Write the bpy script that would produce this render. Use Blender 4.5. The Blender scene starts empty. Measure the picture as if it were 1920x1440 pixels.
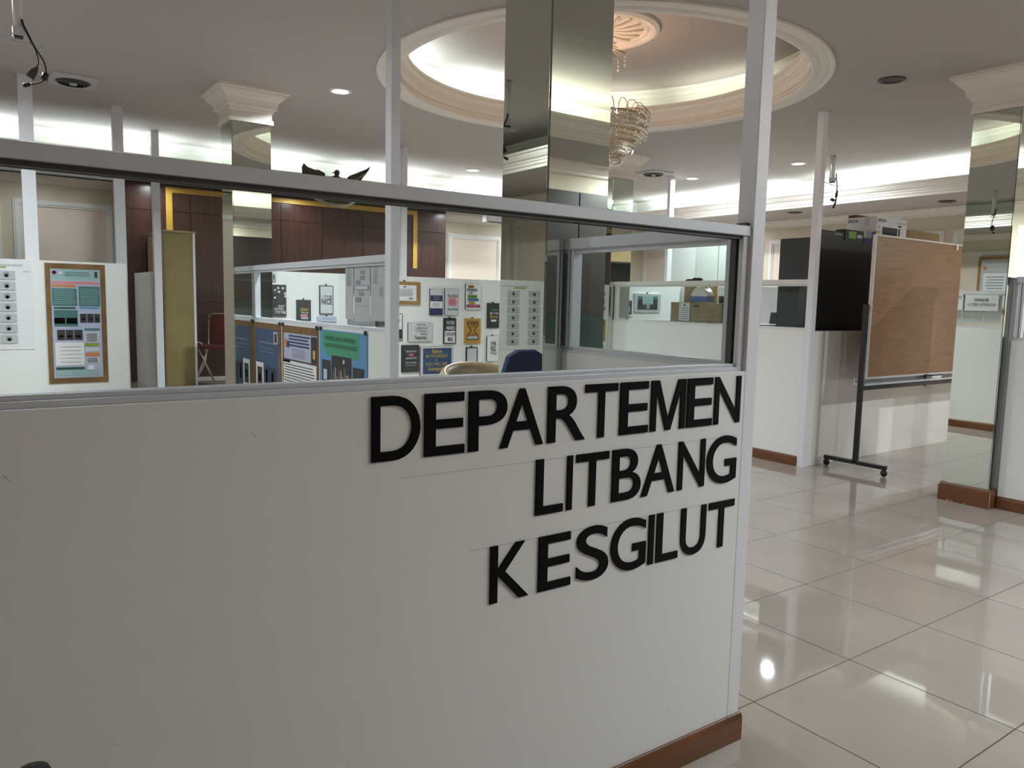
import bpy, bmesh, math, random
from mathutils import Vector, Matrix
random.seed(7)
S = bpy.context.scene
C = S.collection
PI = math.pi

# ------------------------------------------------------------------ camera, world, exposure
F_PX, YAW, PITCH, ROLL, CAM_H = 1437.7, math.radians(35.3615), math.radians(-6.1158), math.radians(1.2685), 1.395
fwd = Vector((math.sin(YAW)*math.cos(PITCH), math.cos(YAW)*math.cos(PITCH), math.sin(PITCH)))
rt0 = Vector((math.cos(YAW), -math.sin(YAW), 0)); up0 = rt0.cross(fwd)
RT = math.cos(ROLL)*rt0 + math.sin(ROLL)*up0
UP = -math.sin(ROLL)*rt0 + math.cos(ROLL)*up0
cam_d = bpy.data.cameras.new('camera'); cam = bpy.data.objects.new('camera', cam_d); C.objects.link(cam)
cam_d.sensor_width = 36.0; cam_d.lens = F_PX/1920*36.0; cam_d.clip_start = 0.02
M = Matrix((RT, UP, -fwd)).transposed().to_4x4(); M.translation = Vector((0, 0, CAM_H)); cam.matrix_world = M
S.camera = cam
w = bpy.data.worlds.new('world'); S.world = w; w.use_nodes = True
w.node_tree.nodes['Background'].inputs[0].default_value = (0.5, 0.5, 0.5, 1); w.node_tree.nodes['Background'].inputs[1].default_value = 0.05
S.view_settings.view_transform = 'Standard'; S.view_settings.look = 'None'; S.view_settings.gamma = 1; S.view_settings.use_curve_mapping = False
S.view_settings.exposure = 0.6
S.cycles.max_bounces = 12; S.cycles.glossy_bounces = 6; S.cycles.transparent_max_bounces = 24; S.cycles.caustics_reflective = False; S.cycles.caustics_refractive = False
S.cycles.sample_clamp_indirect = 6

ZC, ZS = 3.05, 2.67                       # ceiling, soffit underside
EX0, EX1, EY0, EY1 = -0.77, 8.70, 0.0, 8.95  # edge of the main ceiling field
WX0, WX1, WY0, WY1 = -2.0, 9.95, -0.85, 10.1  # walls
RC = (3.98, 4.56)                         # centre of the round recess

def area(name, loc, sx, sy, power, color, rot=(0, 0, 0), spread=PI):
    l = bpy.data.lights.new(name, 'AREA'); l.shape = 'RECTANGLE'; l.size = sx; l.size_y = sy
    l.energy = power; l.color = color; l.spread = spread
    o = bpy.data.objects.new(name, l); C.objects.link(o); o.location = loc; o.rotation_euler = rot
    return o
# fluorescent tubes lying in the coves (light goes up, leaning into the room)
COOL, LIME = (0.82, 0.98, 1.0), (0.93, 1.0, 0.86)
TUBE = 1.2
def cove_x(y, tilt, xs, p, col):
    for x in xs: area('fluorescent_light', (x, y, 2.80), TUBE, 0.04, p, col, (PI + tilt, 0, 0))
def cove_y(x, tilt, ys, p, col):
    for y in ys: area('fluorescent_light', (x, y, 2.80), 0.04, TUBE, p, col, (PI, tilt, 0))
PB = 4.6
cove_x(EY1+0.15, 0.25, [-0.1, 1.35, 2.9, 4.45, 6.15, 7.7], PB, COOL)
cove_y(EX1+0.15, 0.25, [0.7, 2.3, 4.0, 5.3, 6.9, 8.3], PB, COOL)
cove_x(EY0-0.15, -0.25, [2.2, 3.8, 5.4, 7.0, 8.4], PB*1.7, (0.95, 1.0, 0.86))
for k in range(9):
    if k in (7, 8): continue
    a = math.radians(-12 + k*40 + 20)
    area('fluorescent_light', (RC[0]+1.62*math.cos(a), RC[1]+1.62*math.sin(a), 3.20), 0.04, 0.85, (3.2 if k in (2, 3, 4) else 1.0), COOL if k in (2, 3, 4) else LIME, (PI, 0, a))

# ------------------------------------------------------------------ pixel rays
def ray(x, y): return (RT*(x-960) - UP*(y-720) + fwd*F_PX)
def on_y(x, y, Y): d = ray(x, y); return Vector((0, 0, CAM_H)) + d*(Y/d.y)
def on_x(x, y, X): d = ray(x, y); return Vector((0, 0, CAM_H)) + d*(X/d.x)
def on_z(x, y, Z): d = ray(x, y); return Vector((0, 0, CAM_H)) + d*((Z-CAM_H)/d.z)

# ------------------------------------------------------------------ materials
MATS = {}
def mat(name, col, rough=0.5, metal=0.0, bump=0.0, bscale=60, emit=None, es=0, var=0.0, vscale=4, spec=0.5, stretch=None):
    if name in MATS: return MATS[name]
    m = bpy.data.materials.new(name); m.use_nodes = True; nt = m.node_tree; b = nt.nodes['Principled BSDF']
    b.inputs['Base Color'].default_value = (*col, 1); b.inputs['Roughness'].default_value = rough; b.inputs['Metallic'].default_value = metal
    b.inputs['Specular IOR Level'].default_value = spec
    if emit: b.inputs['Emission Color'].default_value = (*emit, 1); b.inputs['Emission Strength'].default_value = es
    if bump or var:
        tc = nt.nodes.new('ShaderNodeTexCoord'); mp = nt.nodes.new('ShaderNodeMapping'); nt.links.new(tc.outputs['Object'], mp.inputs[0])
        if stretch: mp.inputs['Scale'].default_value = stretch
    if bump:
        n = nt.nodes.new('ShaderNodeTexNoise'); n.inputs['Scale'].default_value = bscale; n.inputs['Detail'].default_value = 3
        nt.links.new(mp.outputs[0], n.inputs['Vector'])
        bp = nt.nodes.new('ShaderNodeBump'); bp.inputs['Strength'].default_value = bump; bp.inputs['Distance'].default_value = 0.002
        nt.links.new(n.outputs['Fac'], bp.inputs['Height']); nt.links.new(bp.outputs[0], b.inputs['Normal'])
    if var:
        n = nt.nodes.new('ShaderNodeTexNoise'); n.inputs['Scale'].default_value = vscale; n.inputs['Detail'].default_value = 5
        nt.links.new(mp.outputs[0], n.inputs['Vector'])
        r = nt.nodes.new('ShaderNodeValToRGB'); r.color_ramp.elements[0].position = 0.3; r.color_ramp.elements[1].position = 0.7
        r.color_ramp.elements[0].color = (*[c*(1-var) for c in col], 1); r.color_ramp.elements[1].color = (*[min(1, c*(1+var)) for c in col], 1)
        nt.links.new(n.outputs['Fac'], r.inputs[0]); nt.links.new(r.outputs[0], b.inputs['Base Color'])
    MATS[name] = m; return m
def s2l(r, g, b):
    f = lambda c: ((c/255+0.055)/1.055)**2.4 if c > 10 else c/255/12.92
    return (f(r), f(g), f(b))
mat('white_paint', (0.84, 0.845, 0.835), 0.45, bump=0.08, bscale=260)
mat('white_post', (0.82, 0.82, 0.87), 0.4)
mat('wardrobe_white', (0.50, 0.52, 0.50), 0.5)
mat('wardrobe_grey', (0.38, 0.41, 0.38), 0.5)
mat('dark_teal', (0.008, 0.026, 0.023), 0.45)
mat('gloss_white', (0.86, 0.85, 0.82), 0.14)
mat('ceiling_paint', (0.46, 0.415, 0.39), 0.8)
mat('moulding', (0.80, 0.74, 0.67), 0.6)
mat('cove_white', (0.82, 0.82, 0.76), 0.6)
mat('beige_wall', (0.68, 0.60, 0.47), 0.75, bump=0.2, bscale=90)
mat('pink_panel', (0.80, 0.67, 0.58), 0.85, bump=0.3, bscale=300)
mat('trim_white', (0.78, 0.76, 0.73), 0.45)
mat('dark_wood', (0.052, 0.020, 0.015), 0.28, var=0.45, vscale=5, stretch=(9, 1, 0.35))
mat('dark_door', (0.020, 0.012, 0.010), 0.5, var=0.4, vscale=5, stretch=(9, 1, 0.35))
mat('base_wood', (0.150, 0.055, 0.018), 0.3, var=0.25, vscale=8, stretch=(0.6, 0.6, 9), bump=0.1)
mat('aluminium', (0.68, 0.70, 0.75), 0.4, 0.15)
mat('dark_channel', (0.07, 0.068, 0.065), 0.5)
mat('black_gloss', (0.002, 0.002, 0.0025), 0.45, spec=0.12)
mat('black', (0.012, 0.012, 0.013), 0.5)
mat('black_paint', (0.009, 0.009, 0.010), 0.32, var=0.5, vscale=25)
mat('charcoal', (0.030, 0.034, 0.034), 0.45)
mat('gold', (0.55, 0.32, 0.05), 0.5, 0.1)
mat('brass', (0.30, 0.19, 0.08), 0.3, 0.9)
mat('bronze', (0.055, 0.048, 0.032), 0.4, 0.6)
mat('bronze_pale', (0.30, 0.28, 0.20), 0.35, 0.6)
mat('chrome', (0.75, 0.75, 0.75), 0.15, 1.0)
mat('tile', (0.43, 0.380, 0.335), 0.03, var=0.05, vscale=3, spec=0.95)
mat('grout', (0.07, 0.058, 0.048), 0.8)
mat('plywood', (0.275, 0.15, 0.070), 0.4, var=0.16, vscale=5, stretch=(0.7, 1, 7), bump=0.1)
mat('olive_wood', (0.25, 0.19, 0.062), 0.5, var=0.08, vscale=6)
mat('tan_wood', (0.36, 0.26, 0.15), 0.5, var=0.12, vscale=6, stretch=(1, 1, 0.3))
mat('cardboard', (0.36, 0.25, 0.13), 0.8, var=0.1, vscale=5)
mat('cardboard_dark', (0.12, 0.065, 0.03), 0.8)
mat('tan_leather', (0.215, 0.155, 0.085), 0.32, bump=0.2, bscale=120)
mat('blue_fabric', (0.014, 0.024, 0.085), 0.6)
mat('red_vinyl', (0.09, 0.012, 0.016), 0.4)
mat('paper', (0.78, 0.78, 0.80), 0.7)
mat('paper_grey', (0.50, 0.51, 0.52), 0.7)
mat('ink', (0.03, 0.03, 0.035), 0.7)
mat('ink_grey', (0.28, 0.29, 0.34), 0.7)
mat('pale_grey', (0.60, 0.61, 0.64), 0.6)
mat('navy', (0.025, 0.035, 0.11), 0.6)
mat('poster_blue', (0.030, 0.075, 0.17), 0.5)
mat('sky_blue', (0.10, 0.30, 0.56), 0.5)
mat('lavender', (0.44, 0.48, 0.66), 0.5)
mat('green_print', (0.05, 0.33, 0.18), 0.5)
mat('dark_green', (0.01, 0.09, 0.04), 0.5)
mat('teal_print', (0.055, 0.17, 0.165), 0.5)
mat('teal_pale', (0.30, 0.46, 0.47), 0.5)
mat('orange_print', (0.62, 0.22, 0.06), 0.5)
mat('lime_print', (0.20, 0.34, 0.03), 0.5)
mat('pink_print', (0.62, 0.25, 0.28), 0.5)
mat('magenta_print', (0.33, 0.03, 0.15), 0.5)
mat('yellow_print', (0.62, 0.42, 0.06), 0.5)
mat('ochre', (0.48, 0.26, 0.045), 0.5)
mat('frame_wood', (0.34, 0.18, 0.06), 0.4, var=0.2, vscale=10)
mat('brown_paper', (0.19, 0.095, 0.03), 0.6, var=0.35, vscale=9)
mat('teal_cabinet', (0.02, 0.12, 0.11), 0.4)
mat('jug_white', (0.82, 0.80, 0.70), 0.4)
mat('jug_blue', (0.05, 0.14, 0.42), 0.4)
mat('pencil', (0.42, 0.415, 0.41), 0.8)
mat('lamp_on', (1, 1, 1), 0.5, emit=(1, 1, 1), es=14)
mat('bulb', (1, 0.9, 0.7), 0.5, emit=(1.0, 0.72, 0.42), es=9)
mat('lamp_off', (0.05, 0.045, 0.04), 0.5)
def glass_mat(name, tint=(0.93, 0.95, 0.94), boost=1.0):
    m = bpy.data.materials.new(name); m.use_nodes = True; nt = m.node_tree; nt.nodes.clear()
    o = nt.nodes.new('ShaderNodeOutputMaterial'); t = nt.nodes.new('ShaderNodeBsdfTransparent'); g = nt.nodes.new('ShaderNodeBsdfGlossy')
    x = nt.nodes.new('ShaderNodeMixShader'); lw = nt.nodes.new('ShaderNodeLayerWeight'); lw.inputs[0].default_value = 0.5
    pw_ = nt.nodes.new('ShaderNodeMath'); pw_.operation = 'POWER'; pw_.inputs[1].default_value = 5.0; nt.links.new(lw.outputs['Facing'], pw_.inputs[0])
    f = nt.nodes.new('ShaderNodeMath'); f.operation = 'MULTIPLY_ADD'; f.inputs[1].default_value = 0.45*boost; f.inputs[2].default_value = 0.018*boost; nt.links.new(pw_.outputs[0], f.inputs[0])
    t.inputs[0].default_value = (*tint, 1); g.inputs['Roughness'].default_value = 0.0
    nt.links.new(f.outputs[0], x.inputs[0]); nt.links.new(t.outputs[0], x.inputs[1]); nt.links.new(g.outputs[0], x.inputs[2]); nt.links.new(x.outputs[0], o.inputs[0])
    MATS[name] = m
glass_mat('glass'); glass_mat('clear_plastic', (0.85, 0.87, 0.87), 1.05)
def mirror_mat():
    m = bpy.data.materials.new('mirror'); m.use_nodes = True; nt = m.node_tree; nt.nodes.clear()
    o = nt.nodes.new('ShaderNodeOutputMaterial'); g = nt.nodes.new('ShaderNodeBsdfGlossy'); g.inputs['Roughness'].default_value = 0.0
    g.inputs['Color'].default_value = (0.70, 0.735, 0.68, 1); nt.links.new(g.outputs[0], o.inputs[0]); MATS['mirror'] = m
mirror_mat()
def crystal_mat():
    m = mat('crystal', (0.85, 0.80, 0.72), 0.06, 0.75)
    return m
crystal_mat()

# ------------------------------------------------------------------ mesh builder
class Frame:
    def __init__(s, o, u, v, n): s.o, s.u, s.v, s.n = Vector(o), Vector(u), Vector(v), Vector(n)
    def p(s, a, b, c=0.0): return s.o + s.u*a + s.v*b + s.n*c
def face_my(Y): return Frame((0, Y, 0), (1, 0, 0), (0, 0, 1), (0, -1, 0))    # seen from the -Y side; u = X, v = Z
def face_mx(X): return Frame((X, 0, 0), (0, -1, 0), (0, 0, 1), (-1, 0, 0))   # seen from the -X side; u = -Y
def face_px(X): return Frame((X, 0, 0), (0, 1, 0), (0, 0, 1), (1, 0, 0))     # seen from the +X side; u = Y
_font = {}
def glyphs(s, depth=0.0, bold=0.0, res=3):
    if 'M' in s or 'W' in s: bold = 0.0
    k = (s, depth, bold, res)
    if k not in _font:
        cu = bpy.data.curves.new('t', 'FONT'); cu.body = s; cu.extrude = depth; cu.offset = bold; cu.resolution_u = res
        ob = bpy.data.objects.new('t', cu); C.objects.link(ob)
        dg = bpy.context.evaluated_depsgraph_get(); me = bpy.data.meshes.new_from_object(ob.evaluated_get(dg))
        vs = [tuple(v.co) for v in me.vertices]; fs = [tuple(p.vertices) for p in me.polygons]
        bpy.data.objects.remove(ob); bpy.data.meshes.remove(me); bpy.data.curves.remove(cu)
        if not vs: vs = [(0, 0, 0), (1, 0, 0), (0, 1, 0)]; fs = []
        x0 = min(v[0] for v in vs); x1 = max(v[0] for v in vs); y0 = min(v[1] for v in vs); y1 = max(v[1] for v in vs)
        _font[k] = (vs, fs, x0, x1, y0, y1)
    return _font[k]
class MB:
    def __init__(s): s.bm = bmesh.new(); s.mats = []
    def mi(s, m):
        if m not in s.mats: s.mats.append(m)
        return s.mats.index(m)
    def faces(s, vs, fs, m, smooth=False):
        k = s.mi(m); bv = [s.bm.verts.new(v) for v in vs]
        for f in fs:
            try:
                q = s.bm.faces.new([bv[i] for i in f]); q.material_index = k; q.smooth = smooth
            except ValueError: pass
        return s
    def box(s, lo, hi, m):
        x0, y0, z0 = lo; x1, y1, z1 = hi
        v = [(x0, y0, z0), (x1, y0, z0), (x1, y1, z0), (x0, y1, z0), (x0, y0, z1), (x1, y0, z1), (x1, y1, z1), (x0, y1, z1)]
        return s.faces(v, [(0, 3, 2, 1), (4, 5, 6, 7), (0, 1, 5, 4), (1, 2, 6, 5), (2, 3, 7, 6), (3, 0, 4, 7)], m)
    def fbox(s, F, u0, u1, v0, v1, n0, n1, m):
        v = [F.p(u0, v0, n0), F.p(u1, v0, n0), F.p(u1, v0, n1), F.p(u0, v0, n1), F.p(u0, v1, n0), F.p(u1, v1, n0), F.p(u1, v1, n1), F.p(u0, v1, n1)]
        return s.faces(v, [(0, 3, 2, 1), (4, 5, 6, 7), (0, 1, 5, 4), (1, 2, 6, 5), (2, 3, 7, 6), (3, 0, 4, 7)], m)
    def rect(s, F, u0, u1, v0, v1, n, m): return s.faces([F.p(u0, v0, n), F.p(u1, v0, n), F.p(u1, v1, n), F.p(u0, v1, n)], [(0, 1, 2, 3)], m)
    def poly(s, F, pts, n0, n1, m):
        k = len(pts); v = [F.p(a, b, n0) for a, b in pts] + [F.p(a, b, n1) for a, b in pts]
        return s.faces(v, [tuple(range(k))[::-1], tuple(range(k, 2*k))] + [(i, (i+1) % k, k+(i+1) % k, k+i) for i in range(k)], m)
    def disc(s, F, u, v, r, n, m, seg=14, ry=None):
        ry = ry or r; return s.faces([F.p(u+r*math.cos(2*PI*i/seg), v+ry*math.sin(2*PI*i/seg), n) for i in range(seg)], [tuple(range(seg))], m)
    def text(s, F, t, u0, u1, v0, v1, n, m, depth=0.0, bold=0.0, res=3, fit=True):
        vs, fs, x0, x1, y0, y1 = glyphs(t, 0.5 if depth else 0, bold, res)
        sy = (v1-v0)/max(1e-6, y1-y0); sx = (u1-u0)/max(1e-6, x1-x0)
        if not fit: sx = min(sx, sy); u0 = (u0+u1)/2-(x1-x0)*sx/2
        return s.faces([F.p(u0+(x-x0)*sx, v0+(y-y0)*sy, n+(z+0.5)*depth if depth else n) for x, y, z in vs], fs, m)
    def tube(s, pts, r, m, seg=8, closed=False):
        pts = [Vector(p) for p in pts]; n = len(pts); rs = r if isinstance(r, (list, tuple)) else [r]*n
        vs = []; prev = None
        for i in range(n):
            a = pts[(i-1) % n] if (closed or i > 0) else pts[i]; b = pts[(i+1) % n] if (closed or i < n-1) else pts[i]
            t = (b-a).normalized(); x = t.cross(Vector((0, 0, 1)))
            if prev is not None: x = prev - t*prev.dot(t)
            if x.length < 1e-4: x = t.cross(Vector((1, 0, 0)))
            x.normalize(); prev = x; y = t.cross(x)
            vs += [pts[i] + (x*math.cos(2*PI*j/seg) + y*math.sin(2*PI*j/seg))*rs[i] for j in range(seg)]
        fs = []; last = n if closed else n-1
        for i in range(last):
            for j in range(seg): fs.append((i*seg+j, i*seg+(j+1) % seg, ((i+1) % n)*seg+(j+1) % seg, ((i+1) % n)*seg+j))
        if not closed: fs += [tuple(range(seg))[::-1], tuple((n-1)*seg+j for j in range(seg))]
        return s.faces(vs, fs, m, True)
    def lathe(s, prof, c, m, seg=32, smooth=True, caps=False):
        vs = [(c[0]+r*math.cos(2*PI*j/seg), c[1]+r*math.sin(2*PI*j/seg), z) for r, z in prof for j in range(seg)]
        k = len(prof); fs = [(i*seg+j, i*seg+(j+1) % seg, (i+1)*seg+(j+1) % seg, (i+1)*seg+j) for i in range(k-1) for j in range(seg)]
        if caps: fs += [tuple(range(seg))[::-1], tuple((k-1)*seg+j for j in range(seg))]
        return s.faces(vs, fs, m, smooth)
    def sweep_rect(s, prof, x0, x1, y0, y1, m):
        # prof: (d, z); d > 0 grows inwards from the rectangle
        vs = []
        for d, z in prof: vs += [(x0+d, y0+d, z), (x1-d, y0+d, z), (x1-d, y1-d, z), (x0+d, y1-d, z)]
        fs = [(i*4+j, i*4+(j+1) % 4, (i+1)*4+(j+1) % 4, (i+1)*4+j) for i in range(len(prof)-1) for j in range(4)]
        return s.faces(vs, fs, m)
    def ellip(s, c, r, m, seg=10, rings=6):
        vs = []; fs = []
        for i in range(rings+1):
            a = PI*i/rings
            vs += [(c[0]+r[0]*math.sin(a)*math.cos(2*PI*j/seg), c[1]+r[1]*math.sin(a)*math.sin(2*PI*j/seg), c[2]+r[2]*math.cos(a)) for j in range(seg)]
        fs = [(i*seg+j, (i+1)*seg+j, (i+1)*seg+(j+1) % seg, i*seg+(j+1) % seg) for i in range(rings) for j in range(seg)]
        return s.faces(vs, fs, m, True)
    def build(s, name, parent=None, bevel=0.0, segs=2, subsurf=0, weld=False, smooth=False, flip=False):
        if weld: bmesh.ops.remove_doubles(s.bm, verts=s.bm.verts, dist=1e-5)
        if not flip: bmesh.ops.recalc_face_normals(s.bm, faces=s.bm.faces)
        if smooth:
            for f in s.bm.faces: f.smooth = True
        base = Vector((0, 0, 0)); p = parent
        while p is not None: base += p.location; p = p.parent
        if parent is not None: bmesh.ops.translate(s.bm, verts=s.bm.verts, vec=-base); loc = None
        else:
            vs = [v.co for v in s.bm.verts]
            loc = Vector(((min(v.x for v in vs)+max(v.x for v in vs))/2, (min(v.y for v in vs)+max(v.y for v in vs))/2, min(v.z for v in vs)))
            bmesh.ops.translate(s.bm, verts=s.bm.verts, vec=-loc)
        me = bpy.data.meshes.new(name); s.bm.to_mesh(me); s.bm.free()
        for m in s.mats: me.materials.append(MATS[m])
        o = bpy.data.objects.new(name, me); C.objects.link(o); o.parent = parent
        if loc is not None: o.location = loc
        if bevel:
            b = o.modifiers.new('bevel', 'BEVEL'); b.width = bevel; b.segments = segs; b.limit_method = 'ANGLE'
        if subsurf:
            b = o.modifiers.new('sub', 'SUBSURF'); b.levels = subsurf; b.render_levels = subsurf
        return o
def tag(o, label, cat, group=None):
    o['label'] = label; o['category'] = cat
    if group: o['group'] = group
    return o
def thing(name, loc, label, cat, group=None):
    o = bpy.data.objects.new(name, None); C.objects.link(o); o.location = loc; o.empty_display_size = 0.1
    return tag(o, label, cat, group)
def struct(o, label=None):
    o['kind'] = 'structure'
    if label: o['label'] = label
    return o
def copy_tree(o, parent=None):
    c = o.copy(); C.objects.link(c); c.parent = parent
    for ch in list(o.children): copy_tree(ch, c)
    return c
def bx(name, lo, hi, m, parent=None, bevel=0.0): return MB().box(lo, hi, m).build(name, parent, bevel)

# ================================================================== SETTING
# floor: grout bed with single porcelain tiles
floor = struct(bx('floor', (WX0-0.1, WY0-0.1, -0.1), (WX1+0.1, WY1+0.1, -0.0015), 'grout'), 'polished cream porcelain tile floor')
TX, TY, T, G = 3.422, 1.602, 0.6, 0.0022
def tile_mb(): return MB().box((-T/2+G, -T/2+G, -0.0015), (T/2-G, T/2-G, 0.0), 'tile')
tl = []
for i in range(-10, 12):
    for j in range(-5, 16):
        cx, cy = TX+(i+0.5)*T, TY+(j+0.5)*T
        if cx-T/2 < WX0-0.3 or cx+T/2 > WX1+0.3 or cy-T/2 < WY0-0.3 or cy+T/2 > WY1+0.3: continue
        vis = 0 if (cx > 1.6 and cy < 4.3 and cx < 9) else 1
        tl.append((vis, math.hypot(cx, cy), cx, cy))
tl.sort()
t0 = None
for k, (_, _, cx, cy) in enumerate(tl[:280]):
    if t0 is None: t0 = tile_mb().build('tile', floor)
    o = t0 if k == 0 else t0.copy()
    if k: C.objects.link(o)
    o.location = Vector((cx, cy, 0.0015)) - floor.location - Vector((0, 0, 0.0015))
    if k == 0:
        me = o.data
        for v in me.vertices: v.co += floor.location
mb = MB()
for _, _, cx, cy in tl[280:]: mb.box((cx-T/2+G, cy-T/2+G, -0.0015), (cx+T/2-G, cy+T/2-G, 0), 'tile')
o = mb.build('tile', floor); o['kind'] = 'stuff'; o['label'] = 'further floor tiles'

# main ceiling with the round opening
mb = MB(); seg = 96; R0 = 1.50
X0, X1, Y0, Y1 = EX0-0.40, EX1+0.40, EY0-0.40, EY1+0.40
inner = []; outer = []
for k in range(seg):
    a = 2*PI*k/seg; c_, s_ = math.cos(a), math.sin(a); inner.append((RC[0]+R0*c_, RC[1]+R0*s_, ZC))
    t = min((X1-RC[0])/c_ if c_ > 1e-9 else 1e9, (X0-RC[0])/c_ if c_ < -1e-9 else 1e9, (Y1-RC[1])/s_ if s_ > 1e-9 else 1e9, (Y0-RC[1])/s_ if s_ < -1e-9 else 1e9)
    outer.append((RC[0]+t*c_, RC[1]+t*s_, ZC))
mb.faces(inner+outer, [(k, (k+1) % seg, seg+(k+1) % seg, seg+k) for k in range(seg)], 'ceiling_paint')
for (px, py) in ((X0, Y0), (X1, Y0), (X0, Y1), (X1, Y1)):
    # fill the four corner triangles
    d = sorted(range(seg), key=lambda k: (outer[k][0]-px)**2+(outer[k][1]-py)**2)[:2]
    mb.faces([outer[d[0]], outer[d[1]], (px, py, ZC)], [(0, 1, 2)], 'ceiling_paint')
ceil_o = struct(mb.build('ceiling'), 'flat painted ceiling with a round recess')

# soffit and light cove around the room
mb = MB()
mb.sweep_rect([(-0.40, 3.05), (-0.335, 3.05), (-0.345, 3.025), (-0.36, 3.02), (-0.365, 2.995), (-0.385, 2.99), (-0.40, 2.97), (-0.40, 2.77), (-0.02, 2.77), (-0.02, 2.835)], EX0, EX1, EY0, EY1, 'cove_white')
mb.sweep_rect([(-0.02, 2.835), (0.045, 2.835), (0.045, 2.815), (0.028, 2.81), (0.022, 2.79), (0.008, 2.765), (-0.012, 2.752), (-0.012, 2.735), (-0.022, 2.73), (-0.022, 2.705), (-0.035, 2.70), (-0.035, 2.67)], EX0, EX1, EY0, EY1, 'moulding')
mb.sweep_rect([(-0.035, 2.67), (-1.6, 2.67)], EX0, EX1, EY0, EY1, 'ceiling_paint')
struct(mb.build('trim_1'), 'dropped soffit with crown edge and lighting cove')
# crown where soffit meets the walls
mb = MB()
mb.sweep_rect([(0.16, 2.672), (0.16, 2.655), (0.13, 2.65), (0.12, 2.63), (0.07, 2.60), (0.05, 2.60), (0.045, 2.575), (0.0, 2.57)], WX0, WX1, WY0, WY1, 'moulding')
struct(mb.build('trim_2'), 'crown moulding under the soffit')
# round recess
mb = MB()
prof = [(1.66, 3.051), (1.66, 3.035), (1.645, 3.03), (1.63, 3.038), (1.60, 3.036), (1.565, 3.042), (1.55, 3.03), (1.52, 3.026), (1.505, 3.03), (1.505, 3.06), (1.52, 3.065), (1.52, 3.085), (1.505, 3.09), (1.50, 3.095), (1.50, 3.14), (1.485, 3.145), (1.485, 3.155), (1.46, 3.165), (1.45, 3.19), (1.455, 3.20), (1.44, 3.205), (1.44, 3.225), (1.56, 3.225), (1.56, 3.17), (1.80, 3.17)]
mb.lathe(prof, RC, 'moulding', 96, False)
mb.lathe([(1.80, 3.17), (1.80, 3.36), (1.775, 3.365), (1.775, 3.385), (1.74, 3.40), (1.73, 3.43), (1.69, 3.435), (1.69, 3.455)], RC, 'cove_white', 96, False)
struct(mb.build('trim_3', smooth=False, flip=False), 'round stepped moulding of the ceiling recess')
mb = MB(); mb.lathe([(1.82, 3.45), (0.5, 3.45), (0.02, 3.45)], RC, 'ceiling_paint', 96, False); mb.lathe([(1.82, 3.45), (1.82, 3.6), (0.02, 3.6)], RC, 'ceiling_paint', 48)
struct(mb.build('trim_4'), 'raised disc of the ceiling recess')
mb = MB(); mb.lathe([(0.44, 3.45), (0.44, 3.43), (0.41, 3.415), (0.385, 3.42), (0.365, 3.435), (0.345, 3.43), (0.33, 3.448), (0.1, 3.44), (0.02, 3.44)], RC, 'moulding', 64, False)
for k in range(16):
    a = 2*PI*k/16
    mb.tube([(RC[0]+r*math.cos(a+0.25*math.sin(r*9)), RC[1]+r*math.sin(a+0.25*math.sin(r*9)), 3.437) for r in (0.06, 0.13, 0.20, 0.27, 0.32)], [0.006, 0.014, 0.018, 0.014, 0.006], 'moulding', 6)
struct(mb.build('trim_5'), 'round ceiling rose')

# walls
def wall_panels(w_, F, spans, z0=0.25, z1=2.33):
    for a, b in spans:
        MB().fbox(F, a, b, z0, z1, 0.0, 0.006, 'pink_panel').build('wall_panel', w_)
        m_ = MB(); t = 0.07
        for (u0, u1, v0, v1) in ((a-t, a, z0-t, z1+t), (b, b+t, z0-t, z1+t), (a, b, z1, z1+t), (a, b, z0-t, z0)):
            m_.fbox(F, u0, u1, v0, v1, 0, 0.018, 'trim_white')
            iu0, iu1, iv0, iv1 = u0+0.02, u1-0.02, v0+0.02, v1-0.02
            if u1-u0 > v1-v0: iu0, iu1 = u0-0.05, u1+0.05
            m_.fbox(F, iu0, iu1, iv0, iv1, 0.016, 0.028 if u1-u0 > v1-v0 else 0.0272, 'trim_white')
        m_.build('panel_moulding', w_)
wb = struct(bx('wall_back', (WX0, WY1, 0), (WX1, WY1+0.12, 3.06), 'beige_wall'), 'beige back wall with framed pink panels')
Fb = face_my(WY1)
pl = on_y(38, 400, WY1).x; pr_ = on_y(201, 400, WY1).x; ql = on_y(846, 450, WY1).x; qr = on_y(932, 450, WY1).x
wall_panels(wb, Fb, [(pl-1.5, pl-0.25), (pl, pr_), (ql, qr), (qr+0.22, qr+1.3), (qr+1.52, qr+2.6)])
wr = struct(bx('wall_right', (WX1, WY0, 0), (WX1+0.12, WY1, 3.06), 'beige_wall'), 'beige right wall with framed pink panels')
wall_panels(wr, face_mx(WX1), [(-(9.95-k*1.33), -(9.95-k*1.33-1.08)) for k in range(0, 8)])
MB().fbox(face_mx(WX1), -5.95, -5.72, 0, 2.56, 0, 0.10, 'beige_wall').build('pilaster', wr)
wl = struct(bx('wall_left', (WX0-0.12, WY0, 0), (WX0, WY1, 3.06), 'beige_wall'), 'beige left wall with framed pink panels')
wall_panels(wl, face_px(WX0), [(0.2+k*1.33, 0.2+k*1.33+1.08) for k in range(-1, 7)])
wf = struct(bx('wall_front', (WX0, WY0-0.12, 0), (WX1, WY0, 3.06), 'beige_wall'), 'beige wall with dark wooden doors and panels')
Ff = Frame((0, WY0, 0), (-1, 0, 0), (0, 0, 1), (0, 1, 0))
for k in range(5):
    x = 2.2+k*1.25
    MB().fbox(Ff, -x-1.235, -x, 1.30, 2.42, 0, 0.03, 'dark_door').build('wood_panel', wf)
    MB().fbox(Ff, -x-1.235, -x, 0.02, 1.29, 0, 0.035, 'dark_teal' if k != 0 else 'dark_door').build('lower_panel', wf)
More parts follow.
